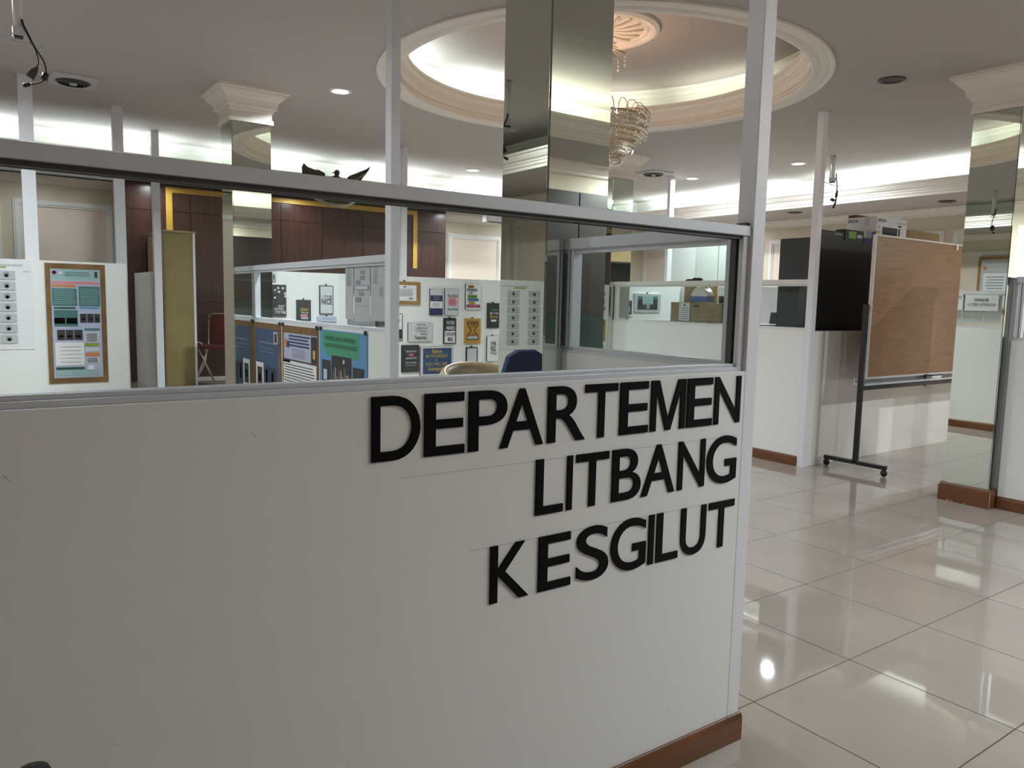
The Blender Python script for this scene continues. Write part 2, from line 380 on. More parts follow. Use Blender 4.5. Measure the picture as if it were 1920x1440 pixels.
wall_panels(wf, Ff, [(-2.0, -0.9), (-0.7, 0.4), (0.6, 1.7)])

# dark timber feature wall on the stage
WY = 9.75
fw = struct(bx('wall_feature', (1.50, WY+0.02, 0), (5.69, WY1-0.002, ZS), 'dark_door'), 'dark timber feature wall behind the stage')
xs = [1.50, 1.77, 2.20, 2.74, 3.285, 3.83, 4.40, 4.97, 5.69]; zs = [0.39, 1.31, 2.355, 2.655]
for i in range(len(xs)-1):
    for j in range(len(zs)-1):
        d = random.uniform(0, 0.002)
        MB().box((xs[i]+0.003, WY-d, zs[j]+0.003), (xs[i+1]-0.003, WY+0.02, zs[j+1]-0.003), 'dark_wood').build('wood_panel', fw)
g = MB()
gz = 2.60
g.box((1.93, WY-0.02, 1.90), (2.0, WY-0.003, gz+0.03), 'gold'); g.box((2.0, WY-0.02, gz-0.03), (5.15, WY-0.003, gz+0.03), 'gold'); g.box((5.15, WY-0.02, 1.835), (5.215, WY-0.003, gz+0.03), 'gold')
g.build('gold_strip', fw)['label'] = 'gold strip framing the timber panels'
st = MB(); st.box((1.16, 8.45, 0), (5.69, WY+0.02, 0.38), 'tile'); st.box((1.16, 8.42, 0), (5.69, 8.45, 0.37), 'base_wood')
st.box((2.10, WY-0.03, 0.38), (5.69, WY-0.004, 0.405), 'trim_white')
tag(st.build('stage_platform'), 'low tiled stage platform in front of the dark timber wall', 'platform')

# ================================================================== PARTITIONS
def baseboard(parent, F, u0, u1, h=0.09, t=0.014):
    m_ = MB(); m_.poly(Frame(F.p(0, 0, 0), F.n, F.v, F.u), [(0, 0.0), (t, 0.0), (t, h-0.018), (t-0.003, h-0.008), (t-0.008, h), (0, h)], u0, u1, 'base_wood')
    return m_.build('baseboard', parent, 0.002)
TOP, SILL = 1.64, 1.20
# --- near partition with the lettering
P1 = thing('office_partition', (0.6, 1.52, 0), 'near white partition carrying the big black department lettering, glazed above', 'partition')
bx('panel', (-0.76, 1.49, 0.0), (1.9297, 1.55, SILL), 'white_paint', P1, 0.0015)
bx('post', (1.9303, 1.4895, 0.0), (1.985, 1.55, ZC), 'white_post', P1, 0.002)
m_ = MB(); m_.box((-0.76, 1.497, 1.607), (1.9295, 1.548, 1.636), 'aluminium'); m_.build('top_rail', P1, 0.0015)
m_ = MB(); m_.box((-0.76, 1.510, 1.597), (1.905, 1.520, 1.607), 'dark_channel'); m_.box((-0.76, 1.532, 1.597), (1.905, 1.544, 1.607), 'dark_channel'); m_.build('glazing_channel', P1)
m_ = MB(); m_.box((-0.76, 1.503, SILL), (1.9295, 1.548, 1.212), 'aluminium'); m_.box((-0.76, 1.512, 1.212), (1.9295, 1.521, 1.222), 'aluminium'); m_.box((-0.76, 1.531, 1.212), (1.9295, 1.541, 1.222), 'aluminium'); m_.build('sill_rail', P1, 0.001)
m_ = MB(); m_.box((1.905, 1.503, 1.212), (1.9295, 1.519, 1.607), 'aluminium'); m_.box((1.905, 1.531, 1.212), (1.9295, 1.546, 1.607), 'dark_channel'); m_.build('stile', P1)
bx('glass_pane', (-0.76, 1.5235, 1.21), (1.9, 1.5285, 1.606), 'glass', P1)
m_ = MB(); m_.box((1.898, 1.505, 1.636), (1.929, 1.546, 1.640), 'dark_channel'); m_.box((1.922, 1.505, 1.636), (1.929, 1.546, 1.647), 'dark_channel'); m_.build('bracket', P1)
baseboard(P1, face_my(1.49), -0.76, 1.993)
F1 = face_my(1.49)
m_ = MB()
for (xa, ya, xb, yb) in ((745, 896.7, 1388, 816.5), (880, 1032.7, 1326, 945.8)):
    a, b = on_y(xa, ya, 1.49), on_y(xb, yb, 1.49); z = (a.z+b.z)/2; m_.rect(F1, a.x, b.x, z-0.0005, z+0.0005, 0.0004, 'pencil')
for (px, py, l) in ((13, 897, 0.012), (1253, 1330, 0.01), (476, 815, 0.01), (412, 988, 0.003), (215, 1395, 0.004)):
    a = on_y(px, py, 1.49); m_.faces([F1.p(a.x-l/2, a.z+l/2, 0.0005), F1.p(a.x-l/2+0.0015, a.z+l/2, 0.0005), F1.p(a.x+l/2, a.z-l/2, 0.0005), F1.p(a.x+l/2-0.0015, a.z-l/2, 0.0005)], [(0, 1, 2, 3)], 'pencil')
m_.build('pencil_mark', P1)

def glazed(name, F, u0, u1, label, posts=(), mull=(), th=0.055, top=TOP, sill=SILL, paint='white_paint', alu='aluminium', base=True, thin=0.03, base_span=None):
    """partition in frame F (front face n = 0, body behind it), panel below, glass above"""
    t = thing(name, tuple(F.p((u0+u1)/2, 0, -th/2)), label, 'partition')
    MB().fbox(F, u0, u1, 0, sill, -th, 0, paint).build('panel', t)
    m_ = MB(); m_.fbox(F, u0, u1, top-thin-0.005, top+0.005, -th, 0.0, alu); m_.fbox(F, u0, u1, top-thin-0.022, top-thin-0.005, -th+0.012, -0.012, alu); m_.build('top_rail', t)
    m_ = MB(); m_.fbox(F, u0, u1, sill, sill+0.012, -th+0.004, -0.004, alu); m_.fbox(F, u0, u1, sill+0.012, sill+0.025, -th+0.012, -0.012, alu); m_.build('sill_rail', t)
    MB().fbox(F, u0, u1, sill+0.012, top-thin, -th/2-0.0025, -th/2+0.0025, 'glass').build('glass_pane', t)
    for u in mull:
        m_ = MB(); m_.fbox(F, u-0.018, u-0.003, sill+0.02, top-0.02, -th+0.006, -0.006, alu); m_.fbox(F, u+0.003, u+0.018, sill+0.02, top-0.02, -th+0.006, -0.006, alu); m_.fbox(F, u-0.003, u+0.003, sill+0.02, top-0.02, -th+0.012, -0.012, 'dark_channel'); m_.build('mullion', t)
    for (a, b, n0, n1) in posts: MB().fbox(F, a, b, 0, ZC, n0, n1, 'white_post').build('post', t)
    if base: baseboard(t, F, *(base_span or (u0, u1)))
    return t
CX, CY = (1.84, 2.155), (2.385, 2.70)
S1 = glazed('office_partition', face_mx(1.932), -2.384, -1.5505, 'short glazed partition joining the lettered wall to the mirrored column', mull=(-2.352, -1.575), base=False)
S2 = glazed('office_partition', face_mx(1.932), -6.449, -3.986, 'glazed partition hung with research posters between post and mirrored column', posts=((-3.985, -3.915, -0.055, 0.0),), mull=(-6.425,), base=False)
baseboard(S2, face_px(1.987), 3.986, 6.449)
R1 = glazed('office_partition', face_mx(5.955), -6.449, -4.0, 'glazed partition with brown baseboard beside the plywood board stand', posts=((-3.999, -3.94, -0.065, 0.0),), mull=(-6.42,), alu='trim_white', paint='white_paint')
R3 = glazed('office_partition', face_mx(5.965), -2.37, 0.84, 'glazed partition running from the mirrored column with chipped brown base', mull=(-2.335, -1.3, -0.3))
MB().fbox(face_mx(5.965), -2.399, -2.37, 0, 1.64, -0.05, -0.02, 'aluminium').build('end_stile', R3)
R2 = thing('half_wall', (7.9, 3.97, 0), 'glossy white half wall behind the plywood board stand', 'partition')
bx('panel', (6.021, 3.942, 0), (9.94, 3.995, SILL), 'gloss_white', R2, 0.002)
def solid(name, lo, hi, label, posts=()):
    t = thing(name, ((lo[0]+hi[0])/2, (lo[1]+hi[1])/2, lo[2]), label, 'partition')
    bx('panel', lo, hi, 'white_paint', t, 0.002)
    for p in posts: bx('post', p[0], p[1], 'white_post', t)
    return t
PA = solid('office_partition', (WX0+0.001, 7.17, 0), (1.10, 7.23, TOP), 'solid white partition with a brown-bordered research poster', posts=(((0.385, 7.172, TOP), (0.48, 7.228, ZC)),))
PA2 = solid('office_partition', (1.04, 7.231, 0), (1.10, 7.80, TOP), 'short white return partition with tall post beside the tan cabinet', posts=(((1.12, 7.80, 0), (1.205, 7.87, ZC)),))
bx('top_rail', (1.04, 7.80, TOP-0.05), (1.119, 7.86, TOP), 'white_post', PA2)
PC = solid('office_partition', (1.575, 8.77, 0.381), (1.605, 9.74, 1.625), 'narrow white partition with post beside the tall tan cabinet', posts=(((1.600, 8.70, 0.381), (1.672, 8.768, ZC)),))
PB_ = solid('office_partition', (2.14, 7.74, 0), (5.92, 7.80, 1.65), 'solid white partition covered in motivational plaques', posts=(((3.955, 7.742, 1.65), (4.02, 7.798, ZC)),))
PD = solid('office_partition', (6.25, 7.10, 0), (8.47, 7.15, 1.64), 'white partition with framed landscape picture behind the storage boxes', posts=(((7.48, 7.10, 1.64), (7.56, 7.15, ZC)),))

# ================================================================== COLUMNS
def column(x0, y0, label, chips=False):
    wdt = 0.315; x1, y1 = x0+wdt, y0+wdt
    t = thing('mirrored_column', ((x0+x1)/2, (y0+y1)/2, 0), label, 'column')
    bx('core', (x0+0.006, y0+0.006, 0), (x1-0.006, y1-0.006, 2.80), 'black', t)
    e = 0.006
    for (lo, hi) in (((x0, y0+e, 0.135), (x0+0.0055, y1-e, 2.785)), ((x1-0.0055, y0+e, 0.135), (x1, y1-e, 2.785)), ((x0+e, y0, 0.135), (x1-e, y0+0.0055, 2.785)), ((x0+e, y1-0.0055, 0.135), (x1-e, y1, 2.785))):
        bx('mirror_panel', lo, hi, 'mirror', t)
    m_ = MB(); m_.sweep_rect([(-0.001, 2.787), (-0.018, 2.787), (-0.018, 2.82), (-0.008, 2.825), (-0.008, 2.875), (-0.02, 2.88), (-0.022, 2.90), (-0.04, 2.905), (-0.045, 2.935), (-0.055, 2.96), (-0.085, 2.985), (-0.105, 3.01), (-0.105, 3.02), (-0.125, 3.025), (-0.125, 3.05)], x0, x1, y0, y1, 'moulding')
    m_.faces([(x0, y0, 2.787), (x1, y0, 2.787), (x1, y1, 2.787), (x0, y1, 2.787)], [(0, 1, 2, 3)], 'moulding'); m_.build('capital', t)
    m_ = MB(); m_.sweep_rect([(0.0, 0.134), (-0.012, 0.134), (-0.016, 0.122), (-0.016, 0.115), (-0.022, 0.108), (-0.022, 0.0)], x0, x1, y0, y1, 'base_wood')
    bs = m_.build('plinth', t)
    if chips:
        m_ = MB(); random.seed(3)
        for k in range(9):
            z = 0.012+k*0.0125+random.uniform(-0.002, 0.002); r = random.uniform(0.001, 0.003)
            m_.box((x0-0.0232, y0-0.0232, z), (x0-0.0232+r, y0-0.0232+r, z+random.uniform(0.004, 0.011)), 'moulding')
        for k in range(5):
            y = y0+random.uniform(0.02, 0.28); m_.box((x0-0.0226, y, 0.004), (x0-0.0215, y+0.006, 0.009), 'moulding')
            z = random.uniform(0.01, 0.1); m_.box((x0-0.0232, y1+0.0205, z), (x0-0.021, y1+0.0226, z+0.008), 'moulding')
        m_.build('paint_chip', bs)
    return t
column(1.84, 2.385, 'mirror-clad column standing between the lettered partition and the doorway opening')
column(5.89, 2.40, 'mirror-clad column with chipped brown plinth beside the plywood board', True)
column(1.78, 6.45, 'mirror-clad column with white stepped capital in front of the timber wall')
column(5.89, 6.45, 'mirror-clad column behind the crystal chandelier')

# ================================================================== LETTERS
def z1(a, b): return (660+a/4.8, 680+b/4.8)
def z2(a, b): return (1040+a/4.8, 680+b/4.8)
def z3(a, b): return (880+a/3.4286, 900+b/3.4286)
YF = 1.4855
rows = [
 ('DEPARTEMEN', ((697.5, 742.5), (1392, 706)), ((696, 865.4), (1386, 793.5)),
  [(z1(172, 890), z1(622, 560)), (z1(648, 840), z1(1018, 770)), (z1(1045, 800), z1(1405, 390)), (z1(1330, 755), z1(1725, 715)), (z1(1757, 705), z2(278, 665)), (z2(282, 215), z2(580, 205)), (z2(582, 640), z2(843, 600)), (z2(860, 620), z2(1193, 160)), (z2(1185, 580), z2(1418, 540)), (z2(1432, 560), z2(1688, 130))]),
 ('LITBANG', (z1(1662, 870), z2(1367, 690)), (z1(1648, 1375), z2(1345, 1115)),
  [(z1(1648, 1375), z1(1902, 1330)), (z2(105, 1325), z2(158, 1325)), (z2(200, 860), z2(498, 820)), (z2(510, 1255), z2(778, 1090)), (z2(778, 1200), z2(1080, 1160)), (z2(1105, 1150), z2(1367, 700)), (z2(1372, 930), z2(1645, 780))]),
 ('KESGILUT', (z3(135, 427), z3(1708, 125)), (z3(130, 797), z3(1630, 430)),
  [(z3(130, 795), z3(383, 745)), (z3(440, 715), z3(652, 655)), (z3(688, 560), z3(897, 520)), (z3(910, 470), z3(1135, 500)), (z3(1147, 543), z3(1183, 540)), (z3(1198, 528), z3(1340, 490)), (z3(1357, 430), z3(1530, 160)), (z3(1545, 170), z3(1708, 140))])]
ORD = ['first', 'second', 'third']
Fl = face_my(1.49)
for word, tp, bt, ls in rows:
    zt = sum(on_y(*q, YF).z for q in tp)/2; zb = sum(on_y(*q, YF).z for q in bt)/2
    for k, ch in enumerate(word):
        xl, xr = on_y(*ls[k][0], YF).x, on_y(*ls[k][1], YF).x
        ov = 0.002 if ch in 'GSU' else 0
        b = 0.007
        m_ = MB()
        if ch == 'M': m_.poly(Fl, [(xl+0.0012+(xr-xl-0.0024)*a_, zb+(zt-zb)*b_) for a_, b_ in ((0, 0), (0, 1), (0.22, 1), (0.5, 0.22), (0.78, 1), (1, 1), (1, 0), (0.85, 0), (0.85, 0.80), (0.57, 0), (0.43, 0), (0.15, 0.80), (0.15, 0))], 0.0, 0.0045, 'black_gloss')
        else: m_.text(Fl, ch, xl+0.0012, xr-0.0012, zb-ov, zt+(0.002 if ch in 'GS' else 0), 0.0, 'black_gloss', depth=0.0045, bold=b, res=8)
        o = m_.build('wall_letter', weld=True)
        n = word.count(ch)
        lab = ('black raised wall letter %s in the word %s' % (ch, word)) if n == 1 else ('black raised wall letter %s, %s %s of the word %s' % (ch, ORD[word[:k].count(ch)], ch, word))
        tag(o, lab, 'letter', 'letters of the department name')

# ================================================================== WRITING ON THINGS
def plaque(name, F, r, n0, depth, label, cat, edge, faceM, draw=None, group=None, hook=False, border=0.0):
    """r = (u0,u1,v0,v1)"""
    u0, u1, v0, v1 = r
    t = thing(name, tuple(F.p((u0+u1)/2, v0, n0)), label, cat, group)
    bd = MB().fbox(F, u0, u1, v0, v1, n0, n0+depth, edge).build('board', t)
    m_ = MB(); b = border*(u1-u0); m_.rect(F, u0+b+0.001, u1-b-0.001, v0+b+0.001, v1-b-0.001, n0+depth+0.0006, faceM)
    W_, H_ = u1-u0, v1-v0
    class D:
        k = 1
        def R(s, a, b, c, d, m): s.k += 1; m_.rect(F, u0+a*W_, u0+b*W_, v0+c*H_, v0+d*H_, n0+depth+0.0006+0.0004*min(s.k, 9), m)
        def Tx(s, t_, a, b, c, d, m, bold=0.0): m_.text(F, t_, u0+a*W_, u0+b*W_, v0+c*H_, v0+d*H_, n0+depth+0.0060, m, bold=bold, res=2)
        def Dc(s, a, b, r_, m): m_.disc(F, u0+a*W_, v0+b*H_, r_, n0+depth+0.0052, m)
        def L(s, a, b, c, d, n, m, fill=0.35, jit=0.12):
            for i in range(n):
                y = d-(i+0.5)*(d-c)/n; h = (d-c)/n*fill/2; s.R(a+(b-a)*random.uniform(0, jit*0.3), b-(b-a)*random.uniform(0, jit), y-h, y+h, m)
    if draw: draw(D())
    m_.build('print', bd, flip=True)
    if hook: MB().fbox(F, (u0+u1)/2-0.008, (u0+u1)/2+0.008, v1, v1+0.016, n0, n0+depth*0.5, 'black').build('hook', bd)
    return t
FBp = face_my(7.74)
def rb(x0, y0, x1, y1, Y=7.74):
    a = on_y(x0, y0, Y); b = on_y(x1, y1, Y); return (a.x, b.x, b.z, a.z)
GP = 'plaques on the white partition'
def P(label, r, edge, fm, draw=None, hook=False, depth=0.018, border=0.0): return plaque('wall_plaque', FBp, rb(*r), 0.0, depth, label, 'plaque', edge, fm, draw, GP, hook, border)
def d_cert(D):
    D.R(0.12, 0.88, 0.15, 0.85, 'lavender'); D.R(0.13, 0.87, 0.16, 0.84, 'paper'); D.R(0.45, 0.55, 0.75, 0.80, 'ink'); D.L(0.22, 0.8, 0.35, 0.7, 8, 'ink_grey'); D.R(0.62, 0.76, 0.22, 0.30, 'ink_grey')
plaque('certificate', FBp, rb(728, 527, 786, 571), 0, 0.022, 'framed certificate in a gold-brown wooden frame on the partition', 'certificate', 'frame_wood', 'frame_wood', d_cert, None, True)
P('plaque half light grey and half navy blue with white label', (805, 541, 828, 591), 'black', 'pale_grey', lambda D: (D.R(0, 1, 0, 0.26, 'navy'), D.R(0.02, 0.98, 0.28, 0.52, 'paper'), D.R(0.02, 0.98, 0.53, 0.75, 'navy'), D.L(0.25, 0.8, 0.58, 0.72, 3, 'ink_grey'), D.L(0.2, 0.8, 0.32, 0.48, 3, 'ink_grey')))
P('pale grey plaque with a pink flower patch and script lettering', (833, 541, 857, 591), 'black', 'pale_grey', lambda D: (D.R(0.28, 0.85, 0.35, 0.66, 'pink_print'), D.R(0.2, 0.9, 0.42, 0.58, 'pink_print'), D.Tx('Sacrifice', 0.2, 0.95, 0.68, 0.80, 'ink'), D.Tx('Sacrifice', 0.2, 0.95, 0.18, 0.29, 'ink'), D.L(0.35, 0.75, 0.40, 0.60, 3, 'magenta_print')))
def d_happy(D):
    for k, (wd, c, a, b) in enumerate((('DO', 'orange_print', .15, .52), ('MORE', 'teal_pale', .05, .75), ('OF', 'pale_grey', .18, .48), ('WHAT', 'lime_print', .12, .74), ('MAKES', 'sky_blue', .12, .85), ('YOU', 'yellow_print', .18, .6), ('HAPPY', 'magenta_print', .04, .94))):
        y = 0.95-k*0.125; D.R(a, b, y-0.115, y, c); D.Tx(wd, a+0.05, b-0.05, y-0.095, y-0.02, 'ink' if k < 6 else 'pink_print', 0.01)
P('white plaque with rainbow blocks reading do more of what makes you happy', (872, 532, 900, 581), 'black', 'paper', d_happy)
P('black plaque with a white and gold emblem and hanging hook', (913, 568, 934, 615), 'black', 'charcoal', lambda D: (D.R(0.3, 0.85, 0.68, 0.76, 'teal_print'), D.Tx('BE THE', 0.2, 0.9, 0.55, 0.63, 'paper', 0.01), D.Tx('Best', 0.2, 0.85, 0.40, 0.53, 'yellow_print', 0.01), D.R(0.3, 0.75, 0.26, 0.34, 'paper')), True)
P('wide grey plank plaque about a competitor and yesterday', (764, 605, 809, 640), 'black', 'pale_grey', lambda D: (D.R(0.12, 0.125, 0, 1, 'ink_grey'), D.R(0.85, 0.855, 0, 1, 'ink_grey'), D.Tx('My Only', 0.36, 0.7, 0.82, 0.96, 'ink'), D.Tx('COMPETITOR', 0.28, 0.78, 0.66, 0.76, 'ink', 0.02), D.Tx('IS THE PERSON I', 0.3, 0.78, 0.52, 0.60, 'ink'), D.Tx('WAS', 0.5, 0.77, 0.34, 0.47, 'ink', 0.02), D.Tx('Yesterday', 0.24, 0.76, 0.06, 0.32, 'ink', 0.01)))
P('black and white plaque reading work hard dream big', (831, 596, 853, 644), 'black', 'paper', lambda D: (D.R(0.05, 0.95, 0.5, 0.97, 'ink'), D.Tx('WORK', 0.18, 0.88, 0.74, 0.89, 'paper', 0.02), D.Tx('HARD', 0.18, 0.88, 0.54, 0.69, 'paper', 0.02), D.Tx('DREAM', 0.1, 0.92, 0.3, 0.45, 'ink', 0.02), D.Tx('BIG', 0.32, 0.72, 0.1, 0.25, 'ink', 0.02)), True, border=0.06)
def d_never(D):
    D.R(0.18, 0.82, 0.86, 0.89, 'ink'); D.R(0.14, 0.84, 0.15, 0.19, 'ink')
    for k in range(12):
        t = k/11; w_ = 0.30*abs(math.cos(t*PI))**0.7+0.03; y = 0.86-t*0.66; D.R(0.5-w_-0.03, 0.5-w_+0.02, y-0.035, y+0.03, 'ink'); D.R(0.5+w_-0.02, 0.5+w_+0.03, y-0.035, y+0.03, 'ink')
    D.Tx('NEVER', 0.27, 0.75, 0.76, 0.84, 'ink', 0.02); D.Tx('GO BACK', 0.30, 0.72, 0.70, 0.74, 'ink'); D.Tx('WRONG', 0.36, 0.66, 0.64, 0.68, 'ink', 0.02); D.Tx('YOUR', 0.36, 0.66, 0.37, 0.41, 'ink'); D.Tx('TIME', 0.28, 0.72, 0.31, 0.36, 'ink', 0.02); D.R(0.14, 0.82, 0.19, 0.30, 'paper'); D.Tx('TWICE', 0.22, 0.76, 0.2, 0.29, 'ink', 0.03)
P('ochre yellow plaque with a black hourglass and word twice', (870, 597, 899, 644), 'ochre', 'ochre', d_never, True)
P('narrow white plaque with brushed black words the way', (912, 630, 932, 677), 'black', 'paper', lambda D: (D.Tx('THE', 0.3, 0.78, 0.64, 0.78, 'ink', 0.02), D.Tx('MAP', 0.3, 0.78, 0.53, 0.62, 'ink', 0.03), D.R(0.3, 0.6, 0.50, 0.56, 'yellow_print'), D.Tx('THE', 0.3, 0.78, 0.40, 0.5, 'ink', 0.02), D.Tx('WAY', 0.3, 0.85, 0.28, 0.38, 'ink', 0.03), D.R(0.7, 0.86, 0.24, 0.30, 'ochre')), True)
P('black plaque with white words growth is growth', (752, 647, 784, 697), 'black', 'charcoal', lambda D: (D.Tx('GROWTH', 0.22, 0.84, 0.73, 0.80, 'paper', 0.01), D.R(0.35, 0.72, 0.59, 0.69, 'magenta_print'), D.Tx('IS', 0.48, 0.6, 0.61, 0.67, 'paper'), D.Tx('GROWTH', 0.22, 0.84, 0.48, 0.55, 'paper', 0.01), D.Tx('NO MATTER', 0.22, 0.84, 0.32, 0.38, 'paper'), D.L(0.22, 0.84, 0.22, 0.29, 1, 'ink_grey')))
P('wide navy brushed plaque with gold words believe in yourself', (787, 650, 846, 702), 'black', 'pale_grey', lambda D: (D.R(0.08, 0.97, 0.05, 0.94, 'navy'), D.R(0.10, 0.95, 0.10, 0.90, 'poster_blue'), D.Tx('Believe', 0.36, 0.66, 0.76, 0.92, 'yellow_print', 0.01), D.Tx('IN YOURSELF', 0.17, 0.84, 0.62, 0.73, 'yellow_print', 0.01), D.Tx('&', 0.46, 0.52, 0.50, 0.58, 'yellow_print'), D.Tx('YOU WILL BEE', 0.14, 0.84, 0.34, 0.45, 'yellow_print', 0.01), D.Tx('Unstoppable', 0.24, 0.76, 0.12, 0.3, 'yellow_print', 0.01)))
P('white plaque with a black edge reading focus', (873, 651, 893, 702), 'black', 'pale_grey', lambda D: (D.Tx("IT'S ALL ABOUT", 0.14, 0.86, 0.22, 0.28, 'ink'), D.Tx('FOCUS', 0.12, 0.88, 0.06, 0.2, 'ink', 0.02)), True, border=0.07)
P('narrow white plaque with a black foot beside the growth plaque', (739, 588, 753, 638), 'black', 'paper', lambda D: (D.R(0.05, 0.93, 0.05, 0.42, 'ink'), D.Tx('f', 0.5, 0.7, 0.7, 0.76, 'ink')), border=0.06)
P('small grey plaque high beside the mirrored column', (500, 512, 516.5, 527), 'charcoal', 'paper_grey', lambda D: D.Tx('S', 0.6, 0.85, 0.2, 0.8, 'ink', 0.02))
P('dark grey plaque with white confetti dots and words', (495, 533, 536, 593), 'charcoal', 'charcoal', lambda D: ([D.Dc(random.uniform(0.45, 0.95), random.uniform(0.5, 0.95), 0.012, 'pale_grey') for _ in range(9)], D.Tx("DON'T", 0.62, 0.9, 0.28, 0.36, 'paper', 0.01), D.Tx('BE MAIN', 0.45, 0.85, 0.19, 0.27, 'paper', 0.02), D.Tx("IT'S THE", 0.5, 0.95, 0.08, 0.17, 'paper', 0.02)))
P('black plaque with pink and cream words every', (555, 562, 582, 606), 'black', 'charcoal', lambda D: (D.Tx('EVERY', 0.25, 0.85, 0.52, 0.64, 'yellow_print', 0.01), D.Tx('Story', 0.3, 0.82, 0.40, 0.5, 'paper', 0.01), D.R(0.25, 0.75, 0.28, 0.38, 'pink_print'), D.R(0.3, 0.8, 0.18, 0.26, 'lavender')), True)
P('pale plaque with a black edge reading to be nice', (598, 535, 624, 589), 'ink', 'pale_grey', lambda D: (D.Tx('IT IS', 0.12, 0.3, 0.57, 0.66, 'ink'), D.Tx('TO BE', 0.34, 0.88, 0.57, 0.66, 'ink', 0.01), D.Tx('NICE', 0.12, 0.88, 0.34, 0.55, 'ink', 0.02)), True, border=0.05)
P('pale lavender strip plaque under the nice plaque', (594, 593, 630, 603), 'lavender', 'lavender', lambda D: D.L(0.3, 0.8, 0.3, 0.7, 1, 'ink_grey'), True)
P('long dark blue-grey strip plaque', (652, 591, 702, 609), 'charcoal', 'ink_grey', lambda D: D.L(0.15, 0.85, 0.3, 0.6, 1, 'pale_grey', 0.2))
P('dark grey plaque with the word because', (704, 588, 731, 612), 'charcoal', 'charcoal', lambda D: D.Tx('BECAUSE', 0.22, 0.9, 0.5, 0.66, 'paper'))

# research poster and printed sheet on the solid left partition
FA = face_my(7.17)
def wavy_sheet(F, u0, u1, v0, v1, n, amp, m, mb_, seg=14, ph=0.0):
    vs = []; fs = []
    for i in range(seg+1):
        v = v1-(v1-v0)*i/seg; s_ = amp*math.sin(ph+i/seg*PI*1.6); b_ = 0.012*math.sin(i/seg*PI*1.6+1)*amp/0.02
        for a in (u0+b_, u1+b_): vs.append(F.p(a, v, n+abs(s_)))
    for i in range(seg): fs.append((2*i, 2*i+1, 2*i+3, 2*i+2))
    return mb_.faces(vs, fs, m, True)
def d_post(D):
    D.R(0.085, 0.915, 0.045, 0.955, 'teal_pale'); D.R(0.09, 0.91, 0.05, 0.865, 'lavender')
    D.Tx('STUDENT OF THE DETERMINATION TEST', 0.33, 0.72, 0.920, 0.932, 'ink', 0.01); D.Tx('IN PHARMACEUTICAL TECHNOLOGICAL STUDY', 0.31, 0.74, 0.900, 0.912, 'ink', 0.01)
    D.Dc(0.15, 0.925, 0.016, 'magenta_print'); D.Dc(0.15, 0.925, 0.010, 'yellow_print'); D.Dc(0.25, 0.92, 0.014, 'pale_grey'); D.R(0.82, 0.87, 0.89, 0.94, 'ink')
    D.R(0.1, 0.9, 0.83, 0.855, 'pink_print'); D.R(0.1, 0.5, 0.805, 0.825, 'orange_print'); D.R(0.10, 0.51, 0.65, 0.795, 'teal_print'); D.R(0.54, 0.9, 0.65, 0.815, 'teal_print')
    D.L(0.12, 0.5, 0.66, 0.79, 8, 'teal_pale', 0.25); D.L(0.56, 0.89, 0.66, 0.80, 9, 'teal_pale', 0.25)
    D.R(0.12, 0.48, 0.625, 0.64, 'dark_green'); D.R(0.55, 0.88, 0.628, 0.643, 'sky_blue'); D.R(0.12, 0.51, 0.48, 0.615, 'teal_print')
    for a, b, c, d in ((.12, .30, .50, .55), (.32, .5, .50, .55), (.55, .66, .51, .585), (.67, .78, .51, .585), (.79, .89, .51, .585), (.16, .29, .365, .45), (.30, .43, .365, .45), (.44, .58, .365, .45)):
        D.R(a, b, c, d, 'ink'); D.R(a+0.03, b-0.03, c+0.02, c+0.04, 'pale_grey')
    D.R(0.12, 0.6, 0.15, 0.345, 'paper')
    for k in range(5): D.R(0.2, 0.54, 0.305-k*0.032, 0.308-k*0.032, 'ink_grey')
    D.R(0.62, 0.88, 0.445, 0.462, 'teal_print'); D.R(0.62, 0.86, 0.345, 0.43, 'pale_grey'); D.L(0.64, 0.84, 0.35, 0.42, 5, 'teal_print', 0.5)
    D.R(0.61, 0.86, 0.31, 0.335, 'lime_print'); D.R(0.62, 0.86, 0.265, 0.30, 'pale_grey'); D.R(0.62, 0.86, 0.225, 0.255, 'orange_print'); D.R(0.62, 0.86, 0.165, 0.215, 'pale_grey'); D.L(0.64, 0.84, 0.17, 0.21, 3, 'teal_print', 0.5)
    D.R(0.12, 0.6, 0.115, 0.135, 'dark_green'); D.R(0.12, 0.85, 0.065, 0.105, 'teal_pale'); D.R(0.66, 0.76, 0.11, 0.15, 'paper')
plaque('research_poster', FA, (0.512, 0.937, 0.655, 1.622), 0.0, 0.006, 'brown-bordered scientific poster in teal and pink on the solid partition', 'poster', 'brown_paper', 'brown_paper', d_post)
def d_sheet(D):
    D.Tx('KLASIFIKASI BENTUK DAN ANATOMI', 0.3, 0.86, 0.93, 0.945, 'ink', 0.01); D.R(0.35, 0.62, 0.905, 0.92, 'lime_print')
    for c in (0.16, 0.62):
        for k in range(7):
            y = 0.83-k*0.118; D.R(c-0.13, c+0.13, y-0.05, y+0.045, 'paper_grey'); D.Dc(c, y, 0.022, 'ink_grey'); D.Dc(c, y-0.008, 0.012, 'lavender'); D.R(c-0.1, c+0.1, y-0.054, y-0.051, 'ink_grey')
    D.R(0.86, 0.97, 0.87, 0.873, 'ink')
plaque('printed_sheet', FA, (-0.02, 0.425, 0.936, 1.637), 0.0005, 0.003, 'white printed sheet of skull drawings pinned beside the brown-bordered poster', 'poster', 'paper', 'paper', d_sheet)
plaque('printed_sheet', FA, (-1.80, -1.15, 0.85, 1.62), 0.0005, 0.003, 'white printed sheet of skull drawings shown only in the column mirror', 'poster', 'paper', 'paper', d_sheet)
